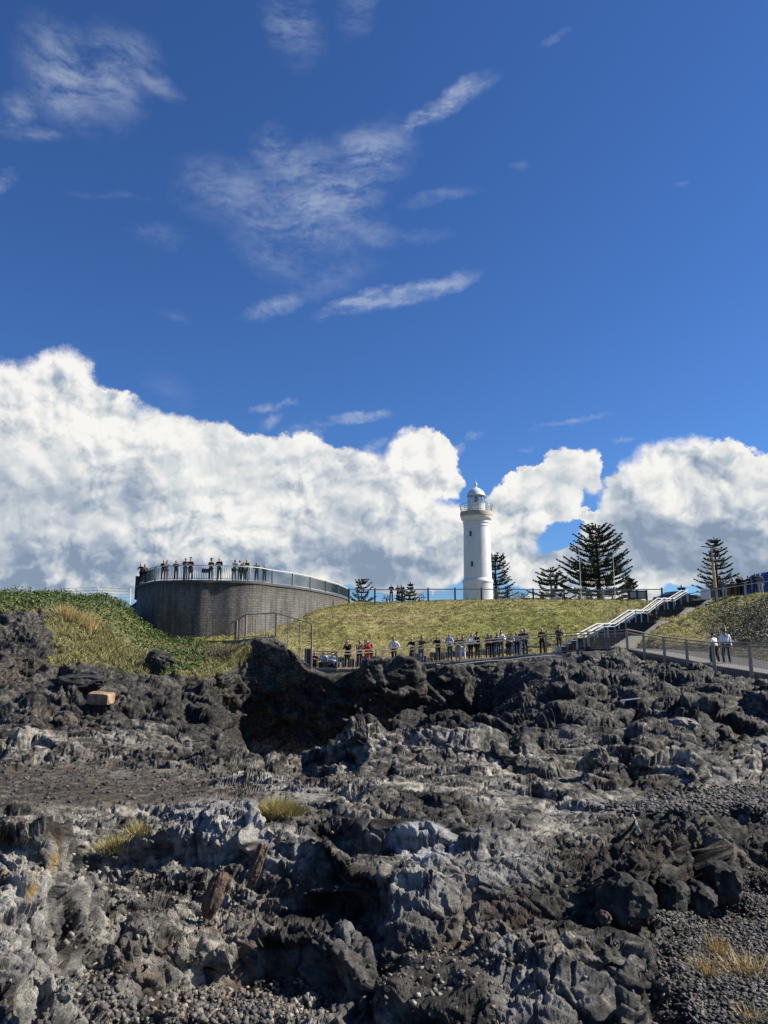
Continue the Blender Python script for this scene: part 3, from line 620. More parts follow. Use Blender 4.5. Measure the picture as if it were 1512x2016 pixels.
def grass_material():
    m_, q, bs = new_mat("hill_grass")
    at_ = lambda n_: (lambda nd: (setattr(nd, 'attribute_name', n_), nd.outputs['Fac'])[1])(q.n('ShaderNodeAttribute'))
    oc = q.n('ShaderNodeTexCoord').outputs['Object']
    n1 = q.noise(q.vm('MULTIPLY', oc, (1.2, 2.2, 3.0)), 1.4, 7, .68); n2 = q.noise(oc, 9.0, 4, .6)
    g = q.ramp(n1, [(.34, (.055, .058, .012)), (.45, (.165, .165, .040)), (.54, (.27, .25, .075)), (.66, (.37, .32, .13))])
    d = q.ramp(n1, [(.34, (.06, .045, .02)), (.46, (.24, .185, .085)), (.62, (.40, .32, .16))])
    c = q.mix(q.m('MULTIPLY', at_('dry'), q.mr(n2, .3, .7, .4, 1.0)), g, d)
    c = q.mix(q.m('MULTIPLY', at_('lush'), .6), c, q.ramp(n1, [(.35, (.05, .07, .013)), (.65, (.19, .20, .045))]))
    r = q.ramp(q.noise(oc, 3.5, 6, .65), [(.38, (.010, .0095, .009)), (.5, (.035, .032, .028)), (.62, (.13, .115, .09))])
    c = q.mix(q.m('MULTIPLY', at_('rocky'), q.mr(n2, .38, .5, .35, 1.0)), c, r)
    q.l(c, bs.inputs['Base Color']); bs.inputs['Roughness'].default_value = .85; bs.inputs['Specular IOR Level'].default_value = .15
    bn = q.n('ShaderNodeBump'); bn.inputs['Strength'].default_value = 1.0; bn.inputs['Distance'].default_value = .14
    q.l(q.noise(q.vm('MULTIPLY', oc, (1, 1, 2.0)), 4.0, 8, .7), bn.inputs['Height']); q.l(bn.outputs[0], bs.inputs['Normal'])
    return m_
hill = mesh_np('grass_hill', HP, grid_faces(420, 620), grass_material(), attrs=dict(dry=dry, rocky=rocky, lush=lush), smooth=True)
tag(hill, 'sunlit yellow green grass hill', 'hill', kind='structure')
HPg = HP.reshape(420, 620, 3)
def hill_z(x, y):
    d2 = (HPg[..., 0]-x)**2+(HPg[..., 1]-y)**2; return float(HP[int(np.argmin(d2))][2])

# ---- blades and leaves, as joined meshes
def leaf_mat(name, stops, scale=1.5, trans=.25):
    m_, q, bs = new_mat(name)
    oc = q.n('ShaderNodeTexCoord').outputs['Object']
    nz = q.m('ADD', q.m('MULTIPLY', q.noise(oc, scale, 3, .6), .6), q.m('MULTIPLY', q.noise(oc, scale*14, 2, .5), .4))
    q.l(q.ramp(nz, stops), bs.inputs['Base Color']); bs.inputs['Roughness'].default_value = .55; bs.inputs['Specular IOR Level'].default_value = .3
    return m_
def rand_dirs(n):
    v = np.random.normal(size=(n, 3)); return v/np.linalg.norm(v, axis=1, keepdims=True)
def blades(P, h, w, lean=.5, wind=(0, 0, 0)):
    """one thin triangle per point"""
    n = len(P); a = np.random.uniform(0, 2*np.pi, n); hh = h*np.random.uniform(.6, 1.3, n)
    sd = np.stack([np.cos(a), np.sin(a), np.zeros(n)], 1)*(w*np.random.uniform(.6, 1.3, n)[:, None])/2
    tip = P+np.stack([np.random.normal(0, lean, n), np.random.normal(0, lean, n), np.ones(n)], 1)*hh[:, None]+np.array(wind)*hh[:, None]
    V = np.empty((n*3, 3)); V[0::3] = P-sd; V[1::3] = P+sd; V[2::3] = tip
    return V, np.arange(n*3).reshape(n, 3)
def leaves(P, size, up=.4):
    n = len(P); nn = rand_dirs(n); nn[:, 2] = np.abs(nn[:, 2])+up; nn /= np.linalg.norm(nn, axis=1, keepdims=True)
    t = np.cross(nn, rand_dirs(n)); t /= np.linalg.norm(t, axis=1, keepdims=True)+1e-9; b2 = np.cross(nn, t)
    s = size*np.random.uniform(.6, 1.35, n)[:, None]
    V = np.empty((n*4, 3)); V[0::4] = P-t*s*.5; V[1::4] = P+b2*s*.28-nn*s*.05; V[2::4] = P+t*s*.5; V[3::4] = P-b2*s*.28-nn*s*.05
    return V, np.arange(n*4).reshape(n, 4)
def pick(weight, n):
    w = np.clip(weight, 0, None).astype(np.float64); c = np.cumsum(w); r_ = np.random.rand(n)*c[-1]
    return np.searchsorted(c, r_)
# area weight of hill vertices in the world
ha = np.linalg.norm(np.cross(np.gradient(HPg, axis=0), np.gradient(HPg, axis=1)), axis=2).ravel()
vis = (hx > 400)*(hx < 1700)*(hd < 79)*(hd > 48)
k = pick(ha*vis*(1-.9*rocky)*np.clip(.5+tus*1.2, .12, 2), 60000)
Pg = HP[k]+np.random.normal(0, .10, (len(k), 3))*np.array([1, 1, .1])
V, Fc = blades(Pg, .12, .055, .7)
g_mat = leaf_mat('grass_blades', [(.3, (.11, .105, .026)), (.5, (.24, .22, .065)), (.7, (.40, .34, .15))], .5)
tag(mesh_np('grass', V, Fc, g_mat), 'short tufty grass covering the hill below the lighthouse', 'grass', kind='stuff')
# yellow grass on the bank left of the lookout wall
ga_ = np.linalg.norm(np.cross(np.gradient(G2, axis=0), np.gradient(G2, axis=1)), axis=2).ravel()
sel = (grass_m > .4)*(dd > 27)*(dd < 58)
bushm = np.zeros(len(dd))
for q_ in ((60,1188,340,16),(215,1205,70,26),(265,1235,50,22),(330,1262,75,32),(355,1295,50,34),(290,1250,60,30),(-150,1185,160,30),(20,1190,200,18),(300,1240,40,22)):
    bushm = np.maximum(bushm, blob(*q_))
k = pick(ga_*sel*(bushm < .5), 26000)
V, Fc = blades(P2[k]+np.random.normal(0, .05, (len(k), 3)), .17, .045, .7, (.15, 0, 0))
y_mat = leaf_mat('bank_grass', [(.3, (.085, .085, .026)), (.5, (.20, .185, .07)), (.7, (.36, .31, .165))], .7)
tag(mesh_np('grass', V, Fc, y_mat), 'long yellow grass on the bank left of the lookout wall', 'grass', kind='stuff')
# green ground cover shrubs
k = pick(ga_*(dd > 27)*(dd < 60)*(bushm > .35), 34000)
base = P2[k]; hgt_ = (.12+.65*np.clip(fbm(base*.9, 3, seed=111)+.45, 0, 1))*np.random.rand(len(k))**.6
V, Fc = leaves(base+np.stack([np.random.normal(0, .12, len(k)), np.random.normal(0, .12, len(k)), hgt_], 1), .15)
s_mat = leaf_mat('shrub_leaves', [(.3, (.025, .042, .010)), (.5, (.070, .105, .024)), (.7, (.18, .21, .07))], .8)
tag(mesh_np('ground_cover', V, Fc, s_mat), 'dense green leafy shrubs matted over the bank beside the lookout wall', 'ground cover', kind='stuff')

k = pick(ha*(ell(hx, hy_, 1490, 1238, 90, 34)+.5*ell(hx, hy_, 1440, 1262, 60, 12))*(hd < 58), 9000)
V, Fc = leaves(HP[k]+np.stack([np.random.normal(0, .15, len(k)), np.random.normal(0, .15, len(k)), .1+.7*np.random.rand(len(k))**.7*np.clip(.7+fbm(HP[k]*.8, 2, seed=131), .2, 1.4)], 1), .11)
tag(mesh_np('ground_cover', V, Fc, leaf_mat('dry_shrub_leaves', [(.3, (.025, .026, .018)), (.5, (.075, .070, .048)), (.7, (.19, .165, .12))], .9)), 'grey brown scrub on the shaded bank above the right hand path', 'ground cover', kind='stuff')
# ---------------------------------------------------------------- materials for built things
M_white = simple('white_paint', (.72, .72, .70), .45, var=.05, vs=2, bump=.05)
M_steel = simple('galvanised_steel', (.34, .32, .29), .5, .3, bump=.1)
M_bronze = simple('weathered_rail', (.38, .29, .20), .6, 0.0, var=.25, vs=12)
M_dark = simple('dark_paint', (.018, .022, .028), .45)
M_green = simple('green_grey_paint', (.11, .15, .145), .45, .1)
M_railtop = simple('pale_rail', (.62, .62, .58), .4, .1)
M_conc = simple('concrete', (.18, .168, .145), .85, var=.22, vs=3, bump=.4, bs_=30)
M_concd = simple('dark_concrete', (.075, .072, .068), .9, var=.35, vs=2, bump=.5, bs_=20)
M_asph = simple('asphalt', (.058, .054, .048), .9, var=.2, vs=4, bump=.5, bs_=60)
M_wood = simple('warm_timber', (.52, .36, .15), .6, var=.2, vs=5)
M_rust = simple('rusty_board', (.30, .17, .10), .8, var=.3, vs=6)
M_glass, _q, _bs = new_mat('lantern_glass'); _bs.inputs['Base Color'].default_value = (.55, .65, .68, 1); _bs.inputs['Roughness'].default_value = .08; _bs.inputs['Alpha'].default_value = .35; _bs.inputs['Metallic'].default_value = .2
M_winglass = simple('dark_glass', (.02, .025, .03), .1)

def block_wall():
    m_, q, bs = new_mat("blockwork")
    uv = q.n('ShaderNodeAttribute'); uv.attribute_name = 'along'; sx_ = q.n('ShaderNodeSeparateXYZ'); oc = q.n('ShaderNodeTexCoord').outputs['Object']; q.l(oc, sx_.inputs[0])
    v = q.comb(uv.outputs['Fac'], sx_.outputs[2], 0)
    br = q.n('ShaderNodeTexBrick'); q.l(v, br.inputs['Vector']); br.inputs['Scale'].default_value = 1.0
    br.inputs['Brick Width'].default_value = .42; br.inputs['Row Height'].default_value = .21; br.inputs['Mortar Size'].default_value = .014; br.inputs['Mortar Smooth'].default_value = .3
    br.inputs['Color1'].default_value = (.14, .132, .118, 1); br.inputs['Color2'].default_value = (.19, .178, .16, 1); br.inputs['Mortar'].default_value = (.075, .07, .063, 1)
    vs = q.vm('MULTIPLY', v, (1.3, .16, 1)); st = q.noise(vs, 1.6, 5, .6)
    n = q.noise(oc, 5.0, 5, .65)
    c = q.mix(q.mr(st, .42, .60, 0.0, .55), br.outputs['Color'], (.030, .028, .026))
    c = q.mix(q.mr(n, .5, .75, 0, .5), c, (.24, .22, .19))
    topd = q.mr(q.m('ADD', sx_.outputs[2], q.m('MULTIPLY', q.noise(vs, 3.0, 4, .6), 2.2)), 4.6, 6.1, 0, .7)
    c = q.mix(topd, c, (.035, .031, .028))
    q.l(c, bs.inputs['Base Color']); bs.inputs['Roughness'].default_value = .9
    bn = q.n('ShaderNodeBump'); bn.inputs['Strength'].default_value = 1.0; bn.inputs['Distance'].default_value = .05
    h = q.m('ADD', q.m('MULTIPLY', br.outputs['Fac'], -.45), q.m('MULTIPLY', q.noise(oc, 7.0, 6, .7), 2.2)); q.l(h, bn.inputs['Height']); q.l(bn.outputs[0], bs.inputs['Normal'])
    return m_
M_block = block_wall()

# ---------------------------------------------------------------- lookout: curved block wall, deck and railing
HD = 4.8
rb = [(273.5,1153),(302,1144.3),(330,1142.6),(362,1141.8),(395,1141.8),(427,1142.4),(458,1142.9),(489.5,1144),(515,1146),(538,1149.4),(577.7,1154),(612.7,1159.7),(643,1166),(668,1172),(687,1179)]
edge = [atz(px, py, HD) for px, py in rb]
left_end = [Vector((edge[0].x-1.0, edge[0].y+3.2, HD)), Vector((edge[0].x-1.3, edge[0].y+9, HD))]
outline = left_end[::-1]+edge
def smooth_line(pts, n=6):
    out = []
    for i in range(len(pts)-1):
        p0 = pts[max(i-1, 0)]; p1 = pts[i]; p2 = pts[i+1]; p3 = pts[min(i+2, len(pts)-1)]
        for k_ in range(n):
            t = k_/n; out.append(.5*((2*p1)+(p2-p0)*t+(2*p0-5*p1+4*p2-p3)*t*t+(3*p1-p0-3*p2+p3)*t**3))
    out.append(pts[-1]); return out
ol = smooth_line(outline, 8)
lookout = empty('lookout', (edge[5].x, edge[5].y, -1.0))
tag(lookout, 'curved dark block lookout wall with a deck of spectators on the left', 'lookout')
def rel(o, par):
    o.parent = par; o.matrix_parent_inverse = Matrix.Translation(-par.location); return o
# wall mesh, slightly rough, with a running length attribute
nz_ = 26; vs_ = []; al = []; s_len = 0
for i, p in enumerate(ol):
    if i: s_len += (Vector((p.x, p.y, 0))-Vector((ol[i-1].x, ol[i-1].y, 0))).length
    for j in range(nz_+1):
        z = -3.2+(HD-.12+3.2)*j/nz_
        vs_.append((p.x, p.y, z)); al.append(s_len)
vs_ = np.array(vs_); fz = grid_faces(len(ol), nz_+1)
rel(mesh_np('wall', vs_, fz, M_block, attrs=dict(along=np.array(al))), lookout)
dk = MB()
n_ = len(ol); back = [Vector((p.x*.6+(-8)*.4, max(p.y, 82.0) if i > 3 else p.y+.3, 0)) for i, p in enumerate(ol)]
top = [Vector((p.x, p.y, HD+.0)) for p in ol]
cen = Vector((-13, 84, HD))
outw = []
for i, p in enumerate(ol):
    t_ = (ol[min(i+1, n_-1)]-ol[max(i-1, 0)]); nrm = Vector((t_.y, -t_.x, 0)).normalized(); outw.append(nrm)
lip = [p+outw[i]*.10 for i, p in enumerate(ol)]
V_ = [Vector((p.x, p.y, HD)) for p in lip]+[Vector((p.x, p.y, HD-.20)) for p in lip]+[cen]
F_ = [(i, i+1, n_+i+1, n_+i)[::-1] for i in range(n_-1)]+[(i, i+1, 2*n_) for i in range(n_-1)]
dk.add(V_, F_); rel(dk.build('deck', M_concd), lookout)
# wing wall at the left end
wg = MB(); e0 = ol[8]
wg.beam((e0.x-.1, e0.y-.2, HD+.02), (e0.x-.3, e0.y+1.6, HD+.02), .5, 2.2); rel(wg.build('end_pier', M_dark), lookout)
wg = MB(); wl = atz(228, 1183, 3.6)
for k_ in range(7):
    t = k_/7; t2 = (k_+1)/7
    a_ = Vector((e0.x, e0.y+1.5, HD-.5)).lerp(Vector((e0.x-3.0, e0.y+4, HD-.5)), t); b2 = Vector((e0.x, e0.y+1.5, HD-.5)).lerp(Vector((e0.x-3.0, e0.y+4, HD-.5)), t2)
    za = HD-.3-1.7*t**.6; zb = HD-.3-1.7*t2**.6
    wg.add([(a_.x, a_.y, -1), (b2.x, b2.y, -1), (b2.x, b2.y, zb), (a_.x, a_.y, za), (a_.x, a_.y+.4, -1), (b2.x, b2.y+.4, -1), (b2.x, b2.y+.4, zb), (a_.x, a_.y+.4, za)], [(0,1,2,3),(7,6,5,4),(3,2,6,7)])
rel(wg.build('wing_wall', M_block), lookout)
# railing
rail = empty('lookout_railing', (edge[5].x, edge[5].y, HD)); tag(rail, 'pale topped metal railing with upright bars round the lookout deck', 'railing')
post_px = [273.5, 302, 362, 427, 489.5, 538, 577.7, 612.7, 643, 668, 687]
epx = [e for e in rb]
pidx = [rb.index(min(rb, key=lambda q_: abs(q_[0]-p_))) for p_ in post_px]
inn = .12
def pt_on(i, off=0.0):
    j = 16+i*8; return ol[min(j, n_-1)]-outw[min(j, n_-1)]*inn
for i in pidx:
    p = pt_on(i); rel(MB().box((p.x, p.y, HD+.60), (.11, .11, 1.24), math.atan2(outw[16+i*8 if 16+i*8 < n_ else n_-1].y, outw[16+i*8 if 16+i*8 < n_ else n_-1].x)).build('post', M_green), rail)
for a_, c_ in zip(pidx[:-1], pidx[1:]):
    seg = [ol[j]-outw[j]*inn for j in range(16+a_*8, min(16+c_*8, n_-1)+1)]
    L_ = sum((seg[j+1]-seg[j]).length for j in range(len(seg)-1)); nb = int(L_/.135)
    pn = MB(); cum = [0]
    for j in range(len(seg)-1): cum.append(cum[-1]+(seg[j+1]-seg[j]).length)
    for k_ in range(1, nb):
        s = L_*k_/nb; j = max(j2 for j2 in range(len(cum)-1) if cum[j2] <= s); f = (s-cum[j])/(cum[j+1]-cum[j]); p = seg[j].lerp(seg[j+1], f)
        pn.box((p.x, p.y, HD+.60), (.032, .032, 1.0))
    for j in range(len(seg)-1):
        pn.beam(seg[j]+Vector((0, 0, .13)), seg[j+1]+Vector((0, 0, .13)), .04, .05)
    rel(pn.build('bar_panel', M_green), rail)
tr = MB()
lin = [ol[j]-outw[j]*inn+Vector((0, 0, 1.20)) for j in range(16, n_)]
for j in range(len(lin)-1): tr.beam(lin[j], lin[j+1]+(lin[j+1]-lin[j])*.01, .13, .07)
rel(tr.build('top_rail', M_railtop), rail)

bd = MB(); bd.beam(pt_on(4)+Vector((.0, .12, .78)), pt_on(5)*.45+pt_on(4)*.55+Vector((0, .12, .78)), .05, .34); o_ = bd.build('notice_board', M_dark)
tag(o_, 'dark notice board mounted behind the lookout railing', 'sign')

# ---------------------------------------------------------------- left wire fence
wf = empty('wire_fence', at(120, 1180, 52)); tag(wf, 'thin wire fence with white posts on the shrubby bank left of the lookout', 'fence')
wp = []
for px, pt, pb in ((90, 1160, 1185), (120.5, 1157, 1178), (191, 1155, 1176), (256, 1158, 1176)):
    a_ = at(px, pb, 56); t_ = at(px, pt, 56); wp.append(t_)
    rel(MB().tube([(a_.x, 56, a_.z-.5), (a_.x, 56, t_.z)], .045).build('post', M_white), wf)
wr = MB()
for dz in (0.06, .28, .5, .72):
    for a_, b2 in zip(wp[1:-1], wp[2:]): wr.tube([a_-Vector((0, 0, dz)), b2-Vector((0, 0, dz))], .012, 4)
for a_, b2 in zip(wp[1:-1], wp[2:]):
    for k_ in range(1, 22): p = a_.lerp(b2, k_/22); wr.tube([p-Vector((0, 0, .06)), p-Vector((0, 0, .75))], .006, 3)
rel(wr.build('wire', M_steel), wf)

# ---------------------------------------------------------------- fence along the crest of the hill
cf = empty('crest_fence', at(800, 1182, 76)); tag(cf, 'dark post and wire fence with a pale top rail along the crest of the hill', 'fence')
cposts = [(687,1158,1180),(738,1158,1183),(792,1158,1183),(843,1157,1182),(896,1157,1181),(948,1157,1181),(1000,1157,1180),(1050,1158,1180),(1111,1157,1181),(1180,1159,1182),(1242,1158,1183),(1304.5,1157,1187)]
tops = []
for px, pt, pb in cposts:
    D_ = 76.5 if px > 700 else 79; a_ = at(px, pb+2, D_); t_ = at(px, pt, D_); tops.append(t_)
    rel(MB().box((a_.x, D_, (a_.z-.3+t_.z)/2), (.16, .16, t_.z-a_.z+.3), bev=.02).build('post', M_dark), cf)
rl = MB(); wr = MB()
for a_, b2 in zip(tops[:-1], tops[1:]):
    rl.beam(a_+Vector((0, -.10, -.17)), b2+Vector((0, -.10, -.17)), .09, .10)
    for dz in (.36, .52, .68, .84, 1.0): wr.tube([a_-Vector((0, 0, dz)), b2-Vector((0, 0, dz))], .011, 4)
rel(rl.build('top_rail', M_steel), cf); rel(wr.build('wire', M_steel), cf)

# ---------------------------------------------------------------- lighthouse (measured in photograph pixels)
LD = 96.0
lc = at(941.5, 1182, LD); sc_ = LD/FPX/ray(941, 1100).y
lh = empty('lighthouse', (lc.x, LD, 4.35)); tag(lh, 'tall white lighthouse tower with domed lantern and iron gallery', 'lighthouse')
def lz(py): return at(941, py, LD).z-4.35
def lpx(v): return v*sc_
def lath(name, prof, mat, n=64, sm=True, parent=lh, **kw):
    return MB().lathe((0, 0, 0), [(lpx(r), lz(y)) for r, y in prof], n, **kw).build(name, mat, parent, smooth=sm)
def render_mat():
    m_, q, bs = new_mat("painted_masonry")
    oc = q.n('ShaderNodeTexCoord').outputs['Object']; sx_ = q.n('ShaderNodeSeparateXYZ'); q.l(oc, sx_.inputs[0])
    n = q.noise(q.vm('MULTIPLY', oc, (1, 1, .3)), 1.8, 6, .6)
    c = q.ramp(n, [(.3, (.60, .60, .58)), (.5, (.70, .70, .685)), (.7, (.75, .75, .74))])
    q.l(c, bs.inputs['Base Color']); bs.inputs['Roughness'].default_value = .6
    bn = q.n('ShaderNodeBump'); bn.inputs['Strength'].default_value = .35; bn.inputs['Distance'].default_value = .02
    q.l(q.noise(oc, 14, 5, .6), bn.inputs['Height']); q.l(bn.outputs[0], bs.inputs['Normal'])
    return m_
M_mas = render_mat()
lath('plinth', [(29.3,1192),(28.9,1150),(29.2,1148.5)], M_mas)
lath('belt_course', [(29.2,1148.5),(30.2,1147),(30.2,1144.5),(29,1142),(27.8,1140),(27.3,1138)], M_mas)
tw = lath('tower', [(27.3,1138),(26.9,1110),(26.4,1070),(25.9,1040),(25.9,1038)], M_mas)
lath('cornice', [(25.9,1038),(26.6,1037.4),(26.6,1035.8),(25.9,1035),(26.0,1031.5),(27.2,1031),(27.2,1029),(26.4,1028),(26.8,1026),(29.5,1024),(30.8,1021),(31.3,1019.5),(31.3,1018)], M_mas)
M_stone = simple('gallery_stone', (.42, .35, .25), .8, var=.25, vs=3)
lath('gallery_slab', [(31.3,1018),(32.0,1017.5),(32.2,1010),(31.8,1009),(0.1,1009)], M_stone)
# gallery railing with flared uprights
gr_ = MB()
for k_ in range(40):
    a_ = 2*math.pi*k_/40; c0, s0 = math.cos(a_), math.sin(a_)
    gr_.tube([(lpx(r)*c0, lpx(r)*s0, lz(y)) for r, y in ((30.6,1009),(30.9,1004),(32.0,998),(33.0,994.5))], .018 if k_ % 4 else .03, 4)
for (r, y) in ((33.0,994.5),(31.9,999.5),(30.8,1006.5)):
    gr_.tube([(lpx(r)*math.cos(2*math.pi*k_/64), lpx(r)*math.sin(2*math.pi*k_/64), lz(y)) for k_ in range(65)], .025 if y < 995 else .016, 4)
gr_.build('gallery_railing', simple('iron_rail', (.28, .28, .28), .5, .4), lh)
lath('lantern_base', [(17.6,1009),(17.6,993),(18.2,992.4),(18.2,991.4),(16.6,991)], M_white, 32)
gl = MB().lathe((0, 0, 0), [(lpx(16.2), lz(991.5)), (lpx(16.2), lz(975.5))], 16).build('lantern_glazing', M_glass, lh)
for k_ in range(12):
    a_ = 2*math.pi*k_/12+.13; MB().beam((lpx(16.6)*math.cos(a_), lpx(16.6)*math.sin(a_), lz(991.5)), (lpx(16.6)*math.cos(a_), lpx(16.6)*math.sin(a_), lz(975)), .10, .10).build('glazing_bar', M_white, lh)
ln = MB().lathe((0, 0, 0), [(.1, lz(991)), (.32, lz(990)), (.45, lz(984)), (.35, lz(979)), (.1, lz(977))], 16).build('lamp', simple('lens', (.12, .16, .13), .1, .3), lh)
lath('dome', [(16.4,975.5),(19.0,977.0),(19.2,976),(17.6,973),(15.8,969.5),(12.8,966),(9,963),(5,961),(2.2,960),(1.6,957.5),(2.6,956),(3.1,954),(2.6,952),(1.0,950.5),(.3,947),(.25,942)], M_white, 48)
for k_, (px_, py_) in enumerate(((925.5,1053.5),(927,1112.5))):
    # deep little windows
    r_ = lpx(26.2 if py_ < 1080 else 27.0); off = (px_-940.0)*sc_; yy = -math.sqrt(r_*r_-off*off)
    ang = math.atan2(off, -yy)
    def wpt(u, w, d): # u along the wall, w height, d outwards
        return Vector(((r_+d)*math.sin(ang+u/r_), -(r_+d)*math.cos(ang+u/r_), lz(py_)+w))
    fr = MB()
    for u0, u1, w0, w1 in ((-.27,-.17,-.34,.34),(.17,.27,-.34,.34),(-.27,.27,.34,.44),(-.30,.30,-.42,-.34)):
        c8 = [wpt(u, w, d) for d in (-.02, .09) for u, w in ((u0,w0),(u1,w0),(u1,w1),(u0,w1))]
        fr.add(c8, [(4,5,6,7),(0,1,5,4),(1,2,6,5),(2,3,7,6),(3,0,4,7)])
    w_ = fr.build('window', M_mas, lh)
    MB().add([wpt(-.17,-.34,.012), wpt(.17,-.34,.012), wpt(.17,.34,.012), wpt(-.17,.34,.012)], [(0,1,2,3)]).build('pane', M_winglass, w_)

# ---------------------------------------------------------------- walkway over the rocks
def floor_pt(px, py, D): return at(px, py, D)
wk = [(612,1318,45.3),(663,1319,45.6),(700,1317,46.2),(760,1313,47.0),(815,1309,47.7),(860,1305.5,48.2),(904,1303,48.6),(950,1299,49.1),(991,1296,49.6),(1035,1292,50),(1076,1289,50.3),(1110,1286,50.5),(1135,1284,50.5)]
wf_ = [floor_pt(*w_) for w_ in wk]
wd = Vector((0, 2.3, 0))
wkw = empty('walkway', tuple(wf_[5])); tag(wkw, 'concrete viewing walkway crowded with people above the black rocks', 'walkway')
s1 = MB()
for a_, b2 in zip(wf_[:-1], wf_[1:]):
    t = Vector((0, 0, .22))
    s1.add([a_, b2, b2+wd, a_+wd, a_-t, b2-t, b2+wd-t, a_+wd-t], [(0,1,2,3),(7,6,5,4),(4,5,1,0)])
rel(s1.build('slab', M_conc), wkw)
s2 = MB()
for a_, b2 in zip(wf_[:-1], wf_[1:]): s2.beam(a_+Vector((0, -.04, .06)), b2+Vector((0, -.04, .06)), .10, .12)
rel(s2.build('edge_beam', M_bronze), wkw)
pp = MB(); pts_ = [at(px, py, 47.9+.0012*(px-870)) for px, py in ((858,1306),(883,1311),(885,1307.5),(920,1303),(960,1299),(1000,1297),(1030,1292.5),(1090,1288))]
rel(pp.tube([p-Vector((0, .5, .05)) for p in pts_], .03, 5).build('conduit', M_railtop), wkw)
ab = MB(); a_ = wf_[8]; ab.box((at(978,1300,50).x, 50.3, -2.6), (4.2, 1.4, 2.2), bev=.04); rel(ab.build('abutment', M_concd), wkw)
o_ = MB().box(at(879, 1312, 47.4), (.45, .22, .48), bev=.02).build('junction_box', M_rust); tag(o_, 'small square rust coloured box hanging under the walkway edge', 'box')
# stone edging behind the walkway
se = MB()
for i in range(60):
    t = i/59; px = 640+t*480; k_ = min(int((px-612)/45), len(wf_)-2)
    xw = np.interp(px, [w_[0] for w_ in wk], [p.y for p in wf_]); p = at(px, float(np.interp(px, [w_[0] for w_ in wk], [w_[1] for w_ in wk])), xw)
    h_ = .35+.35*random.random()
    se.box((p.x+random.uniform(-.1, .1), p.y+2.55+random.uniform(-.1, .15), p.z+h_/2-.1), (.55+random.random()*.35, .45, h_+.2), random.uniform(-.3, .3), bev=.07)
o_ = se.build('stone_edging', simple('edging_stone', (.10, .085, .07), .9, var=.5, vs=2.5, bump=.8, bs_=12)); tag(o_, 'low dark stone edging between the walkway and the grass hill', 'wall')

def railing(name, label, posts, dist_top2=.14, rail_mat=None, post_w=.10, mesh=True, stan=1, group=None, cat='railing', stan_mat=None, bottom=True):
    """posts: list of (px, py_top, py_bottom, D)"""
    r0 = posts[len(posts)//2]; root = empty(name, tuple(at(r0[0], r0[2], r0[3]))); tag(root, label, cat, group)
    rail_mat = rail_mat or M_bronze
    T = []; B = []
    for (px, pt, pb, D_) in posts:
        t_ = at(px, pt, D_); b_2 = at(px, pb, D_); t_ = Vector((b_2.x, D_, t_.z)); T.append(t_); B.append(b_2)
        rel(MB().box((b_2.x, D_, (t_.z+b_2.z)/2), (post_w, post_w, t_.z-b_2.z), bev=.012).build('post', rail_mat), root)
    tr_ = MB()
    for a_, c_ in zip(T[:-1], T[1:]):
        tr_.beam(a_+Vector((0, -.03, .03)), c_+Vector((0, -.03, .03)), .10, .06)
        if dist_top2: tr_.beam(a_-Vector((0, .06, dist_top2)), c_-Vector((0, .06, dist_top2)), .04, .06)
    rel(tr_.build('top_rail', rail_mat), root)
    if mesh:
        for i_, (a_, c_, d_, e_) in enumerate(zip(T[:-1], T[1:], B[:-1], B[1:])):
            pn = MB(); n__ = max(3, int((c_-a_).length/.16))
            for k_ in range(1, n__):
                t = k_/n__; pn.tube([a_.lerp(c_, t)-Vector((0, 0, .12)), Vector(d_.lerp(e_, t))+Vector((0, 0, .10))], .006, 3, cap=False)
            if bottom: pn.beam(d_+Vector((0, 0, .12)), e_+Vector((0, 0, .12)), .03, .03)
            for k_ in range(1, stan+1):
                t = k_/(stan+1); pn.beam(a_.lerp(c_, t)-Vector((0, 0, .05)), Vector(d_.lerp(e_, t))+Vector((0, 0, .05)), .035, .035)
            rel(pn.build('mesh_panel', stan_mat or M_steel), root)
    return root, T, B
railing('walkway_railing', 'bronze post and mesh railing along the crowded walkway', [(612,1283,1320,45.2),(663,1284,1321,45.5),(740,1279,1316,46.6),(815,1273.5,1311,47.5),(904.6,1265,1304,48.4),(991,1257,1297,49.4),(1076,1250,1290,50.1),(1159,1245,1281,49.4),(1235.5,1241,1280,45.0)], stan=1)
railing('path_railing', 'bronze railing with stout posts beside the asphalt path on the right', [(1235.8,1240,1280,44.6),(1269.5,1247,1299,42.3),(1310,1255,1312,40),(1355,1260.5,1321,37.6),(1408,1266,1334,35),(1481,1266.5,1342,32.3),(1585,1265,1352,29.2)], post_w=.12, mesh=True, stan=0, bottom=False)
railing('stair_path_railing', 'tall thin framed railing above the rock knob in front of the lookout wall', [(465,1221,1260,47.4),(483,1211,1258,46.8),(543,1208,1254,45.2),(612.5,1229,1319,44.8)], dist_top2=0, stan=2)
ht = MB(); ht.beam(at(404,1257,50.5), at(465,1221,47.4), .08, .08); 
o_ = ht.build('sloping_handrail', M_bronze); tag(o_, 'sloping dark handrail rising to the end of the thin railing', 'handrail')
o_ = MB().box((at(606,1300,45.0).x, 45.25, at(606,1300,45).z), (.42, .42, 1.35), bev=.02).build('metal_cabinet', simple('navy_cabinet', (.02, .035, .05), .5)); tag(o_, 'dark blue upright metal cabinet at the left end of the walkway', 'cabinet')
o_ = MB().box((at(466,1239,47.6).x, 47.7, at(466,1239,47.6).z), (.30, .12, 1.30), bev=.01).build('gate_panel', M_dark); tag(o_, 'dark narrow gate panel at the left end of the thin railing', 'gate')
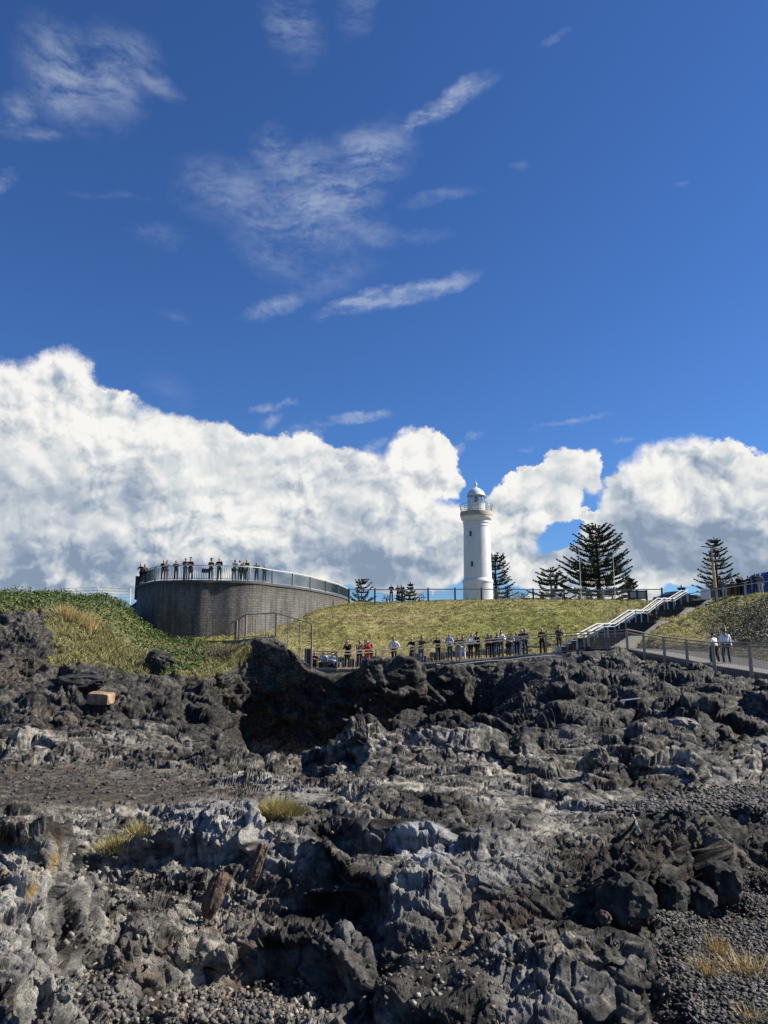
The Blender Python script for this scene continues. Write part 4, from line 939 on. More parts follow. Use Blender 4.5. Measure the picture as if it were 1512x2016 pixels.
# little path in front of the lookout wall
fp = [at(px, py, D_) for px, py, D_ in ((370,1262,55),(410,1261.5,54),(440,1261,52.5),(470,1260,50.5),(500,1256,48.5),(540,1252,46.8))]
s3 = MB()
for a_, b2 in zip(fp[:-1], fp[1:]): s3.add([a_, b2, b2+Vector((.2,1.6,0)), a_+Vector((.2,1.6,0)), a_-Vector((0,0,.3)), b2-Vector((0,0,.3))], [(0,1,2,3),(4,5,1,0)])
tag(s3.build('footpath', M_conc), 'pale footpath below the lookout wall', 'path', kind='structure')

# ---------------------------------------------------------------- asphalt path on the right
fe_ = [(1225,1276,46.5),(1240,1277.5,45.0),(1269,1283.5,42.7),(1310,1290.5,40.4),(1355,1299,38),(1408,1310,35.5),(1481,1321.5,32.8),(1585,1338,29.6),(1760,1365,26)]
fpt = [at(*w_) for w_ in fe_]
stp = [at(px, py, D_) for px, py, D_ in ((1225,1275.5,47),(1240,1277.0,46.0),(1269,1279.5,44.2),(1310,1282.5,42.5),(1355,1290,39.9),(1408,1301,37.2),(1481,1313.5,34.4),(1585,1331,31.0),(1760,1357,27.4))]
bk = [at(px, py, D_) for px, py, D_ in ((1228,1275,48.6),(1245,1276,48.2),(1290,1277.5,47),(1335,1279,45.5),(1385,1284,43.2),(1440,1292,40.6),(1520,1303,37.6),(1620,1318,34.6),(1790,1340,31))]
s4 = MB(); s5 = MB(); s6 = MB()
for i in range(len(fpt)-1):
    a_, b2, c_, d_ = fpt[i], fpt[i+1], stp[i+1], stp[i]; t = Vector((0, 0, .06)); t3 = Vector((0, .04, .06)); t4 = Vector((0, .04, .9))
    s4.add([a_, b2, c_, d_, a_-t, b2-t], [(0,1,2,3),(4,5,1,0)]); s6.add([a_-t+t3*0+Vector((0,.04,0)), b2-t+Vector((0,.04,0)), b2-t4+Vector((0,.08,0)), a_-t4+Vector((0,.08,0))], [(3,2,1,0)])
    s5.add([d_-Vector((0,0,.02)), c_-Vector((0,0,.02)), bk[i+1], bk[i]], [(0,1,2,3)])
tag(s4.build('kerb', M_conc), 'pale concrete path edge', 'kerb', kind='structure')
tag(s6.build('path_wall', M_concd), 'dark concrete face under the asphalt path edge, with shade painted in', 'retaining wall')  # dark concrete whose tone also stands in for shade on this face
tag(s5.build('path', M_asph), 'grey asphalt path', 'path', kind='structure')

# ---------------------------------------------------------------- staircase
dirS = Vector((.63, .777, 0)).normalized(); perp = Vector((dirS.y, -dirS.x, 0))          # perp points right and towards the camera
C0 = Vector((at(1163, 1274, 50.4).x, 50.4, 0))
def on_line(px, py, base, d):
    """point above the plan line base + s d that is seen at px, py"""
    r_ = ray(px, py); k_ = r_.x/r_.y
    s = (base.x-k_*base.y)/(k_*d.y-d.x); p = base+d*s; return s, r_.z/r_.y*p.y
rb_ = C0+perp*.1
nodes = [on_line(px, py, rb_, dirS) for px, py in ((1144,1260.5),(1189,1227.5),(1210,1229),(1251,1200.5),(1275,1203.5),(1307,1177),(1326,1180.5),(1354,1161.5))]
prof = [(s, z-.98) for s, z in nodes]
prof[0] = (max(prof[0][0], -1.2), -.62)
z_ = [p[1] for p in prof]
for i in (2, 4, 6): prof[i] = (prof[i][0], prof[i-1][1]+.02)
prof.append((prof[-1][0]+2.0, prof[-1][1]+.03)); 
print('STAIR', [(round(a,2), round(b2,2)) for a, b2 in prof])
st_ = empty('staircase', tuple(C0)); tag(st_, 'long concrete staircase with white double handrail climbing the grass hill', 'staircase')
WS = 1.85
def quad_run(mb, s0, z0, s1, z1, w0, w1, th=.9):
    a_ = C0+dirS*s0; b2 = C0+dirS*s1
    v = [a_-perp*w0+Vector((0,0,z0)), b2-perp*w0+Vector((0,0,z1)), b2+perp*w1+Vector((0,0,z1)), a_+perp*w1+Vector((0,0,z0))]
    mb.add(v+[p-Vector((0,0,th)) for p in v], [(3,2,1,0),(4,5,6,7),(0,1,5,4),(2,3,7,6),(3,0,4,7),(1,2,6,5)])
M_step = simple('step_concrete', (.040, .037, .035), .9, var=.3, vs=3, bump=.3)
M_nose = simple('white_nosing', (.72, .71, .68), .6)
for i in range(0, len(prof)-1):
    (s0, z0), (s1, z1) = prof[i], prof[i+1]
    if i % 2 == 0 and i < 8:
        n_s = max(4, round((z1-z0)/.17)); mb = MB(); nb_ = MB()
        for k_ in range(n_s):
            a_s = s0+(s1-s0)*k_/n_s; b_s = s0+(s1-s0)*(k_+1)/n_s; zz = z0+(z1-z0)*(k_+1)/n_s
            quad_run(mb, a_s, zz, b_s+.02, zz, WS, WS, 1.1)
            p = C0+dirS*a_s
            v = [p-perp*(WS+.22)+Vector((0,0,zz+.012)), p-perp*(WS-.30)+Vector((0,0,zz+.012)), p+dirS*(b_s-a_s)-perp*(WS-.30)+Vector((0,0,zz+.012)), p+dirS*(b_s-a_s)-perp*(WS+.22)+Vector((0,0,zz+.012))]
            nb_.add(v+[q_-Vector((0,0,.5)) for q_ in v], [(0,1,2,3),(4,5,1,0),(5,6,2,1),(7,4,0,3)])
        rel(mb.build('flight', M_step), st_); rel(nb_.build('step_end', M_nose), st_)
    else:
        mb = MB(); quad_run(mb, s0, z0+.004, s1, z0+.004, WS, WS, 1.1); rel(mb.build('landing', M_step), st_)
    kb = MB()
    for sg, w0, w1 in ((1, -WS-.02, WS+.34),):
        quad_run(kb, s0, z0+.13, s1, (z1 if i % 2 == 0 else z0)+.13, w0, w1, 1.2)
    rel(kb.build('kerb', M_conc), st_)
hr = MB()
for off in (-.42, .1):
    pr = [C0+perp*off+dirS*s+Vector((0, 0, z+.98)) for s, z in prof[:-1]]
    for a_, b2 in zip(pr[:-1], pr[1:]): hr.beam(a_, b2+(b2-a_).normalized()*.04, .055, .055)
    for a_, b2 in zip(pr[:-1], pr[1:]): hr.beam(a_-Vector((0,0,.20)), b2-Vector((0,0,.20)), .03, .03)
rel(hr.build('handrail', M_white), st_)
for i in range(len(prof)-2):
    (s0, z0), (s1, z1) = prof[i], prof[i+1]
    for t in ((0, .5) if i % 2 == 0 else (0,)):
        s = s0+(s1-s0)*t; z = z0+((z1-z0)*t if i % 2 == 0 else 0)
        for off in (-.42, .1):
            p = C0+perp*off+dirS*s; rel(MB().box((p.x, p.y, z+.47), (.07, .07, .98)).build('handrail_post', M_steel if off > 0 else M_white), st_)

# ---------------------------------------------------------------- upper railing on the right and things round it
railing('upper_railing', 'pale sloping pipe railing above the stairs on the right', [(1355,1170,1197,66),(1412,1161,1188,63.5),(1468.5,1152,1180,61),(1530,1143,1172,58.5),(1600,1134,1166,56)], dist_top2=0, rail_mat=simple('grey_pipe', (.42, .40, .36), .5, .2), post_w=.12, mesh=False)
o_ = MB().box((at(1391,1170,68).x, 68.2, at(1391,1170,68).z-.2), (.62, .62, 1.45), bev=.03).build('gate_pillar', M_white); tag(o_, 'white square masonry pillar at the top of the staircase', 'pillar')
# information board with two panels
ib = empty('information_board', tuple(at(1257,1183,75.5))); tag(ib, 'dark framed two panel board behind the crest fence', 'sign')
for px in (1238.5, 1255, 1273.5):
    t_ = at(px, 1162, 75.2); b2 = at(px, 1184, 75.2); rel(MB().box((b2.x, 75.2, (t_.z+b2.z)/2), (.17, .14, t_.z-b2.z)).build('post', M_dark), ib)
for py in (1164, 1178):
    a_ = at(1238, py, 75.2); b2 = at(1274, py, 75.2); rel(MB().beam(a_, b2, .10, .12).build('rail', M_dark), ib)
for x0, x1 in ((1240.5,1254),(1256,1272)):
    a_ = at(x0,1171,75.2); b2 = at(x1,1171,75.2); rel(MB().box(((a_.x+b2.x)/2, 75.2, a_.z), (b2.x-a_.x-.05, .05, .62)).build('panel', M_steel), ib)
# flagpoles
for px0, pt, px1, pb, D_, lab in ((1136,1072,1144.5,1182,82,'taller left white flagpole in front of the largest pine'),(1204,1085,1211.5,1182,81,'shorter right white flagpole in front of the largest pine')):
    b2 = at(px1, pb+2, D_); t_ = at(px0, pt, D_); pr = empty('flagpole', tuple(b2)); tag(pr, lab, 'flagpole', 'flagpoles')
    H_ = t_.z-b2.z; MB().tube([(0,0,-.4),(0,0,H_*.25),(0,0,H_)], [.05,.04,.02], 8).build('pole', M_white, pr); MB().lathe((0,0,H_-.02), [(.0,.12),(.05,.09),(.06,.04),(.02,0)], 8).build('finial', M_white, pr)
# timber lamp pole
b2 = at(1411.5,1190,64); t_ = at(1400,1092,64); lp = empty('lamp_pole', tuple(b2)); tag(lp, 'leaning yellow timber lamp pole with a flat lamp arm', 'lamp post')
v_ = t_-b2; v_ = Vector((v_.x*.6, 0, v_.z))
MB().tube([(0,0,-.3), v_*.33], [.16,.15], 10).build('pole_base', M_dark, lp)
MB().tube([v_*.33, v_*.7, v_], [.13,.12,.10], 10).build('pole', M_wood, lp)
MB().tube([v_*.985, v_*1.0+Vector((.02,0,.75))], .035, 6).build('mast', M_railtop, lp)
MB().beam(v_*1.0+Vector((-.85,0,.72)), v_*1.0+Vector((.1,0,.62)), .22, .05).build('lamp_arm', M_dark, lp)
MB().beam(v_*1.0+Vector((.15,0,.62)), v_*1.0+Vector((.85,0,.42)), .25, .07).build('solar_panel', M_railtop, lp)
MB().box(v_*.88+Vector((-.22,0,0)), (.35,.25,.16)).build('control_box', M_rust, lp)
MB().box(v_*1.0+Vector((.25,0,-.45)), (.18,.18,.2)).build('camera_box', M_steel, lp)
# white marquees
for px, pt, hw, pb, D_, lab in ((1107.5,1150.5,30,1161,112,'large white marquee roof behind the small pine'),(1097,1171,9,1178,100,'small white marquee roof behind the crest fence'),(1080,1176,9,1181,98,'lowest white marquee roof at the foot of the small pine'),(1048,1164,24,1178,118,'white marquee roof right of the lighthouse pine')):
    c_ = at(px, pb, D_); t_ = at(px, pt, D_); w_ = hw*D_/FPX; mq = empty('marquee', (c_.x, D_, 4.4)); tag(mq, lab, 'marquee', 'white marquees')
    ze = c_.z-4.4; zt = t_.z-4.4
    rf = MB(); n4 = 10
    for i in range(4):
        a0 = math.pi/4+i*math.pi/2; a1 = a0+math.pi/2
        for k_ in range(n4):
            t0 = k_/n4; t1 = (k_+1)/n4; z0 = ze+(zt-ze)*(t0**1.35); z1 = ze+(zt-ze)*(t1**1.35); r0 = w_*1.35*(1-t0); r1 = w_*1.35*(1-t1)
            rf.add([(r0*math.cos(a0), r0*math.sin(a0), z0),(r0*math.cos(a1), r0*math.sin(a1), z0),(r1*math.cos(a1), r1*math.sin(a1), z1),(r1*math.cos(a0), r1*math.sin(a0), z1)], [(0,1,2,3)])
    rf.build('roof', M_white, mq)
    for i in range(4):
        a0 = math.pi/4+i*math.pi/2; MB().tube([(w_*1.3*math.cos(a0), w_*1.3*math.sin(a0), -.2),(w_*1.3*math.cos(a0), w_*1.3*math.sin(a0), ze)], .04, 6).build('leg', M_steel, mq)
# blue tent at the right edge
bt = empty('blue_tent', (at(1513,1176,70).x, 70, 4.1)); tag(bt, 'bright blue rounded tent with a dark banner at the right edge', 'tent')
tn = MB(); w0 = 36*70/FPX; hh_ = (at(1500,1127,70).z-4.1)
pr_ = [(-1.0,0),(-.98,.30),(-.86,.55),(-.66,.78),(-.42,.93),(-.18,1.0),(.1,1.0),(.4,.95),(.7,.75),(.95,.4),(1.0,0)]
for i in range(len(pr_)-1):
    for k_ in range(3):
        y0 = -1.4+k_*.95; y1 = y0+.95
        tn.add([(pr_[i][0]*w0, y0, pr_[i][1]*hh_),(pr_[i+1][0]*w0, y0, pr_[i+1][1]*hh_),(pr_[i+1][0]*w0, y1, pr_[i+1][1]*hh_),(pr_[i][0]*w0, y1, pr_[i][1]*hh_)], [(0,1,2,3)])
tn.add([(x*w0, -1.4, z*hh_) for x, z in pr_], [tuple(range(len(pr_)))])
tn.build('canopy', simple('blue_canvas', (.008, .035, .20), .5, var=.25, vs=1.5, bump=.5, bs_=4), bt)
MB().beam((-.02, -1.6, hh_*1.01), (1.5, -1.6, hh_*1.0), .10, .42).build('banner', M_dark, bt)
fr = MB(); fr.tube([(-.25,-1.55,.35*hh_),(.1,-1.55,.70*hh_),(1.6,-1.55,.80*hh_)], .05, 5); fr.build('window_frame', M_railtop, bt)
MB().add([(-.2,-1.50,.35*hh_),(1.6,-1.50,.35*hh_),(1.6,-1.50,.80*hh_),(.12,-1.50,.70*hh_)], [(0,1,2,3)]).build('window', M_winglass, bt)
# kiosk wall behind the spectators
kz = empty('kiosk', (at(1432,1176,74).x, 74, 4.2)); tag(kz, 'low brown kiosk hut behind the spectators at the top of the stairs', 'kiosk')
MB().box((0,0,.55), (2.9,2,1.1), bev=.02).build('wall', simple('brown_wall', (.13, .085, .06), .8), kz); MB().box((0,-.1,1.15), (3.2,2.4,.09)).build('roof', M_dark, kz); MB().box((-.9,-1.02,.5), (.5,.04,.95)).build('door', M_dark, kz)
# parked cars seen over the crest
def car(px, D_, col, lab, rz=0.0, zt=1166):
    zg = at(px, zt, D_).z-1.48; c_ = empty('parked_car', (at(px,1175,D_).x, D_, zg), rz); tag(c_, lab, 'car', 'cars parked beyond the crest')
    bm_ = MB(); pr = [(-2.2,.35),(-2.25,.7),(-2.1,.92),(-1.45,1.0),(-.8,1.42),(-.2,1.48),(.7,1.46),(1.35,1.08),(2.0,.98),(2.2,.75),(2.2,.35)]
    n__ = len(pr)
    def wid(z): return .9 if z < 1.0 else .9-(z-1.0)*.45
    vs2 = [(x, -wid(z), z) for x, z in pr]+[(x, wid(z), z) for x, z in pr]
    fs2 = [(i, i+1, n__+i+1, n__+i)[::-1] for i in range(n__-1)]+[tuple(range(n__)), tuple(range(n__, 2*n__))[::-1]]
    bm_.add(vs2, fs2).build('body', simple('car_paint', col, .25, .2), c_)
    for sg in (-1, 1):
        MB().add([(-1.2, sg*.875, 1.04),(1.15, sg*.875, 1.08),(.62, sg*.725, 1.38),(-.72, sg*.725, 1.36)], [(0,1,2,3)]).build('side_window', M_winglass, c_)
        for wx in (-1.4, 1.4):
            w_ = MB().tube([(wx, sg*.78, .33),(wx, sg*.95, .33)], .33, 16).build('wheel', M_dark, c_); MB().tube([(wx, sg*.94, .33),(wx, sg*.965, .33)], .19, 12).build('rim', M_steel, w_)
    return c_
car(1330, 82, (.02, .025, .035), 'dark car with a rounded roof parked behind the staircase top', 0.1, 1164.5)
car(1366, 88, (.30, .36, .42), 'silver blue car parked right of the dark car', 0.0, 1171)
# bench behind the crest
be = empty('bench', tuple(at(1194,1182,80))); tag(be, 'dark low bench under the largest pine', 'bench')
MB().box((0,0,.45), (1.5,.4,.06)).build('seat', M_dark, be); MB().box((0,.2,.7), (1.5,.05,.3)).build('backrest', M_dark, be)
for sx_ in (-.65, .65): MB().box((sx_,0,.2), (.07,.36,.5)).build('leg', M_dark, be)
# ---------------------------------------------------------------- Norfolk pines
M_pine = leaf_mat('pine_foliage', [(.3, (.012, .019, .009)), (.5, (.032, .048, .019)), (.72, (.085, .105, .042))], .6)
M_bark = simple('pine_bark', (.055, .042, .033), .9, var=.3, vs=4)
def pine(name, label, px, pt, pb, D_, hw, seed, lev=18, per=7, shape=.6, up=.35, gap=.04, trunk=.22, group='Norfolk pines on the headland', leanx=0.0, flat=False):
    rnd = np.random.RandomState(seed)
    base = at(px, pb, D_); topz = at(px, pt, D_).z; zb = 4.2 if base.z > 3.6 else base.z-.3
    H_ = topz-zb; W_ = hw*D_/FPX/ray(px, pt).y
    t = empty(name, (base.x, D_, zb)); tag(t, label, 'tree', group)
    n = 14; MB().tube([(leanx*W_*(i/n)**2, 0, H_*.985*i/n) for i in range(n+1)], [trunk*(1-.9*i/n) for i in range(n+1)], 7).build('trunk', M_bark, t)
    V = []; F = []
    def finger(p0, p1, r):
        """one rope of foliage: bristling strip of small leaf faces round a line"""
        L_ = np.linalg.norm(p1-p0); k = max(3, int(L_/(.16 if hw > 45 else .2)))
        d = (p1-p0)/max(L_, 1e-6)
        for i in range(k):
            c = p0+(p1-p0)*((i+.5)/k); rr = r*(1-.45*abs(i/k-.35))
            for _ in range(3):
                v = rnd.normal(size=3); v -= d*v.dot(d); v /= np.linalg.norm(v)+1e-6
                w_ = np.cross(v, d); s = rr*rnd.uniform(.7, 1.25)
                b0 = len(V); q_ = c+v*s*.15
                V.extend([q_-d*s*.75-w_*s*.5, q_-d*s*.4+w_*s*.6+v*s*.5, q_+d*s*1.0+v*s*.75, q_+d*s*.3-w_*s*.5-v*s*.2]); F.append((b0, b0+1, b0+2, b0+3))
    br = MB()
    z0f = .06
    for l in range(lev):
        tt = (l+rnd.uniform(-.2, .2))/lev; tt = min(max(tt, 0), 1)         # 0 at the foot, 1 at the top
        z = H_*(z0f+(1-z0f)*tt*.985); x0 = leanx*W_*(z/H_)**2
        rel_ = 1-tt
        ln_ = W_*min(1.0, (rel_**shape)*1.12)*(1.0 if rel_ < .85 else .9)
        if flat and rel_ < .35: ln_ = W_*(.5+.6*rel_)
        a0 = rnd.uniform(0, 6.28)
        for k in range(per):
            if rnd.rand() < gap*(1 if rel_ < .3 else 2.2): continue
            a = a0+2*math.pi*k/per+rnd.uniform(-.18, .18); L_ = ln_*rnd.uniform(.72, 1.1)
            L_ = max(L_, .25)
            ca, sa = math.cos(a), math.sin(a)
            rise = up*(1.25-rel_*1.0); droop = .10*rel_
            pts = [np.array([x0+ca*L_*s, sa*L_*s, z+L_*(rise*s*s*.9-droop*math.sin(s*3.1)+.05*s)]) for s in np.linspace(0, 1, 7)]
            br.tube([tuple(p) for p in pts], [.05*(1-.8*s) for s in np.linspace(0, 1, 7)], 4, cap=False)
            rr = .135 if hw > 45 else .12
            m_ = max(3, int(L_/.50))
            start = .22 if L_ > 1.2 else .05
            for j in range(m_+1):
                s = start+(1-start)*j/m_; i0 = min(int(s*6), 5); f = s*6-i0; p = pts[i0]*(1-f)+pts[i0+1]*f
                fl = (1-s)*L_*.34+.22
                for sd in (-1, 1):
                    if rnd.rand() < .16: continue
                    dr = np.array([ca*.72-sa*sd*.75, sa*.72+ca*sd*.75, .18+.25*s]); finger(p, p+dr*fl*rnd.uniform(.7, 1.15), rr)
            finger(pts[3], pts[6]*1.0+(pts[6]-pts[5])*.4, rr*1.1); finger(pts[1], pts[3], rr)
    finger(np.array([leanx*W_*.9, 0, H_*.93]), np.array([leanx*W_, 0, H_*1.0]), .14)
    br.build('limbs', M_bark, t)
    o = mesh_np('crown', np.array(V), np.array(F), M_pine); o.parent = t
    return t
pine('norfolk_pine', 'largest broad dark Norfolk pine right of the lighthouse', 1180, 1031, 1184, 104, 80, 3, lev=17, per=9, shape=.48, up=.40, gap=.10, trunk=.42)
pine('norfolk_pine', 'middle sized flat topped pine left of the largest pine', 1086, 1117, 1182, 112, 48, 5, lev=9, per=8, shape=.42, up=.30, gap=.08, trunk=.26)
pine('norfolk_pine', 'ragged pine standing directly behind the lighthouse tower', 977, 1091, 1184, 116, 40, 8, lev=14, per=9, shape=.38, up=.45, gap=.12, trunk=.34)
pine('norfolk_pine', 'tall pointed layered pine behind the yellow lamp pole', 1415, 1057, 1184, 98, 42, 11, lev=14, per=8, shape=.55, up=.34, gap=.10, trunk=.24)
pine('norfolk_pine', 'small round pine just right of the lookout railing end', 712, 1140, 1184, 100, 25, 14, lev=6, per=6, shape=.45, up=.7, gap=.10, trunk=.12)
pine('norfolk_pine', 'tiny pine beside the two people on the crest, left one', 790, 1152, 1184, 108, 12, 17, lev=6, per=7, shape=.6, up=.5, trunk=.10)
pine('norfolk_pine', 'tiny pointed pine on the crest, right of the two people', 808, 1147, 1184, 110, 20, 19, lev=8, per=7, shape=.95, up=.4, trunk=.10)
pine('norfolk_pine', 'small dark pine low at the right foot of the largest pine', 1243, 1137, 1184, 110, 20, 23, lev=8, per=7, shape=.5, up=.5, trunk=.12)
pine('norfolk_pine', 'tiny flat topped pine above the dark parked car', 1343, 1152, 1180, 112, 11, 29, lev=5, per=7, shape=.35, up=.5, trunk=.10)
def bush(label, px, py, D_, rx, rz, seed, n=700, mat=None, s=.16):
    rnd = np.random.RandomState(seed); c = at(px, py, D_); e = empty('bush', (c.x, D_, 4.2)); tag(e, label, 'bush', 'bushes behind the crest')
    v = rnd.normal(size=(n, 3)); v /= np.linalg.norm(v, axis=1, keepdims=True); r_ = rnd.rand(n)**.35
    lump_ = 1+.3*vnz(v*2.3+seed, seed)
    P_ = v*r_[:, None]*lump_[:, None]*np.array([rx, rx*.8, rz]); P_[:, 2] = P_[:, 2]+c.z-4.2
    V, Fc = leaves(P_, s); o = mesh_np('foliage', V, Fc, mat or M_pine); o.parent = e
    MB().tube([(0,0,-.3),(0,0,c.z-4.2)], .07, 5).build('stem', M_bark, e)
bush('low dark bush below the ragged pine behind the crest fence', 1003, 1176, 106, 2.6, 1.1, 1, 900)
bush('low round bush right of the lighthouse under the crest rail', 1031, 1175, 104, 1.2, .8, 2, 420)
bush('low bush between the two small crest pines', 826, 1177, 106, 1.0, .8, 3, 350)
bush('dark bush at the left foot of the middle sized pine', 1068, 1176, 104, 1.5, .8, 4, 420)
bush('dark bush at the foot of the largest pine', 1140, 1174, 106, 2.6, 1.0, 5, 800)
bush('dark bush right of the flagpoles under the largest pine', 1224, 1172, 106, 2.4, 1.1, 6, 800)
bush('small bush left of the two people on the crest', 762, 1178, 106, .8, .6, 7, 250)
# ---------------------------------------------------------------- people
_jobs = []
def skin_job(verts, edges, rad, root, parent, name, mat, subd=1):
    me = bpy.data.meshes.new('tmp'); me.from_pydata([tuple(v) for v in verts], edges, [])
    bm = bmesh.new(); bm.from_mesh(me); ly = bm.verts.layers.skin.verify(); bm.verts.ensure_lookup_table()
    for i, v in enumerate(bm.verts):
        r = rad[i]; r = r if isinstance(r, tuple) else (r, r); v[ly].radius = r; v[ly].use_root = (i == root)
    bm.to_mesh(me); bm.free()
    o = bpy.data.objects.new('tmp', me); COL.objects.link(o)
    m_ = o.modifiers.new('s', 'SKIN'); m_.use_smooth_shade = True; m_.branch_smoothing = .3
    if subd:
        s_ = o.modifiers.new('u', 'SUBSURF'); s_.levels = subd; s_.render_levels = subd
    _jobs.append((o, parent, name, mat))
def flush_jobs():
    bpy.context.view_layer.update(); dg = bpy.context.evaluated_depsgraph_get()
    res = []
    for o, parent, name, mat in _jobs:
        me = bpy.data.meshes.new_from_object(o.evaluated_get(dg)); me.materials.clear(); me.materials.append(mat)
        me.polygons.foreach_set('use_smooth', [True]*len(me.polygons))
        res.append((me, parent, name))
    for o, *_ in _jobs:
        m0 = o.data; bpy.data.objects.remove(o); bpy.data.meshes.remove(m0)
    for me, parent, name in res:
        o = bpy.data.objects.new(name, me); COL.objects.link(o); o.parent = parent
    _jobs.clear()
_pm = {}
def cloth(col):
    col = tuple(round(c, 3) for c in col)
    if col not in _pm: _pm[col] = simple('fabric', col, .85, var=.18, vs=9, spec=.2)
    return _pm[col]
SKINS = [simple('skin', c, .55, var=.05) for c in ((.52,.33,.23),(.42,.26,.17),(.60,.41,.31))]
HAIRS = [simple('hair', c, .6, var=.2) for c in ((.012,.010,.009),(.035,.020,.012),(.30,.20,.10),(.35,.33,.31))]
BLK=(.012,.012,.014); NAVY=(.012,.018,.05); GRY=(.16,.16,.165); LGR=(.45,.45,.44); WHT=(.80,.80,.79); DEN=(.07,.12,.22); LDEN=(.28,.38,.50); MAR=(.13,.018,.022); RED=(.50,.03,.02); BEI=(.50,.42,.30); BRN=(.10,.06,.035); TEAL=(.03,.10,.13); GRN=(.05,.30,.20); OLV=(.10,.10,.06); LBL=(.40,.52,.68)
def V3(*a): return Vector(a)
def person(loc, face, label, top=BLK, legs=BLK, shoe=BLK, hair=0, skin=0, pose='rail', h=1.72, coat=False, long_hair=False, cap=None, group=None, bag=None, seed=0, lean=0.0):
    """figure standing at loc, facing direction `face` (degrees, 0 = towards the camera, positive to the right of the picture)"""
    rnd = random.Random(seed*7+1); h *= 1.04; k = h/1.72
    root = empty('person', tuple(loc), R(face)); tag(root, label, 'person', group)
    sit = pose == 'sit'
    hipz = .93 if not sit else .30
    ln = lean + (.16 if pose in ('rail', 'lean') else .04)
    if pose == 'bend': ln = .55
    def up(z):  # point of the spine at height z above the hips
        return V3(0, -ln*(z), 0)
    dz = hipz-.93
    P = {}
    P['pel'] = V3(0, 0, .95+dz); P['bel'] = V3(0, -ln*.15, 1.10+dz); P['che'] = V3(0, -ln*.45, 1.28+dz-.1*ln); P['nb'] = V3(0, -ln*.75, 1.45+dz-.2*ln)
    P['hd0'] = P['nb']+V3(0, -.02-ln*.08, .08); tilt = .05 if pose in ('rail', 'phone', 'lean') else .0
    P['hd1'] = P['hd0']+V3(0, -.015-tilt*.3, .075); P['hd2'] = P['hd1']+V3(0, .01-tilt*.3, .085)
    for s, n in ((-1, 'L'), (1, 'R')):
        sh = P['nb']+V3(s*.165, .01, -.065); P['sh'+n] = sh
        if pose in ('rail', 'lean'): el_, wr = sh+V3(s*.07, -.14, -.22), sh+V3(-s*.06, -.34, -.20)
        elif pose in ('phone', 'sit'): el_, wr = sh+V3(s*.06, -.10, -.25), sh+V3(-s*.11, -.27, -.02 if pose == 'phone' else -.16)
        elif pose == 'crossed': el_, wr = sh+V3(s*.07, -.05, -.27), sh+V3(-s*.16, -.22, -.20)
        elif pose == 'hips': el_, wr = sh+V3(s*.17, .05, -.24), sh+V3(s*.0, -.08, -.40)
        elif pose == 'bend': el_, wr = sh+V3(s*.05, -.18, -.18), sh+V3(-s*.03, -.36, -.12)
        elif pose == 'walk': el_, wr = sh+V3(s*.06, .06*s, -.28), sh+V3(s*.05, -.16*s-.05, -.50)
        else: el_, wr = sh+V3(s*.05, .02, -.29), sh+V3(s*.05, -.05, -.54)
        P['el'+n] = el_; P['wr'+n] = wr
        d = (wr-el_).normalized(); P['pa'+n] = wr+d*.07
        hp = V3(s*.085, 0, .90+dz); P['hp'+n] = hp
        if sit: kn, an, to = V3(s*.14, -.42, .38), V3(s*.12, -.34, .06), V3(s*.13, -.50, .035)
        elif pose == 'walk': st = .20*s; kn, an, to = V3(s*.09, -st*.8-.05, .50), V3(s*.08, -st*1.25+(.10 if s > 0 else 0), .09+(.06 if s < 0 else 0)), V3(s*.08, -st*1.25-.14+(.10 if s > 0 else 0), .04)
        else: w_ = .02*rnd.random(); kn, an, to = V3(s*(.095+w_), -.02, .49), V3(s*(.10+w_*2), 0, .08), V3(s*(.12+w_*2), -.15, .035)
        P['kn'+n] = kn; P['an'+n] = an; P['to'+n] = to; P['he'+n] = an+V3(0, .04, -.05)
    for n in P: P[n] = P[n]*k
    # body: one continuous skin with hands of five fingers
    vs = []; es = []; rs = []; ix = {}
    def node(n, p, r, to=None):
        ix[n] = len(vs); vs.append(p); rs.append(r if isinstance(r, tuple) else r*1.0)
        if to: es.append((ix[to], ix[n]))
    node('pel', P['pel'], (.15, .10)); node('bel', P['bel'], (.13, .09), 'pel'); node('che', P['che'], (.145, .10), 'bel'); node('nb', P['nb'], .062, 'che')
    node('hd0', P['hd0'], .062, 'nb'); node('hd1', P['hd1'], (.078, .092), 'hd0'); node('hd2', P['hd2'], (.062, .072), 'hd1')
    node('nose', P['hd1']+V3(0, -.105*k, .005), .012, 'hd1')
    for s, n in ((-1, 'L'), (1, 'R')):
        node('ear'+n, P['hd1']+V3(s*.085*k, .01, .005), .014, 'hd1')
        node('sh'+n, P['sh'+n], .055, 'che'); node('el'+n, P['el'+n], .042, 'sh'+n); node('wr'+n, P['wr'+n], .027, 'el'+n); node('pa'+n, P['pa'+n], (.036, .020), 'wr'+n)
        d = (P['pa'+n]-P['wr'+n]).normalized(); sd = d.cross(V3(0, 0, 1)); sd = sd.normalized() if sd.length > .1 else V3(1, 0, 0); dn = sd.cross(d)
        if dn.z > 0: dn = -dn
        for f, (o_, l_) in enumerate(((-.028, .068), (-.010, .078), (.010, .073), (.027, .060))):
            a_ = P['pa'+n]+sd*o_+d*.035; node(f'f{f}a'+n, a_, .009, 'pa'+n); node(f'f{f}b'+n, a_+d*l_*.55+dn*.012, .008, f'f{f}a'+n); node(f'f{f}c'+n, a_+d*l_*.8+dn*.035, .006, f'f{f}b'+n)
        node('tha'+n, P['pa'+n]-sd*s*.032-d*.03, .011, 'wr'+n); node('thb'+n, P['pa'+n]-sd*s*.048+d*.01+dn*.015, .008, 'tha'+n)
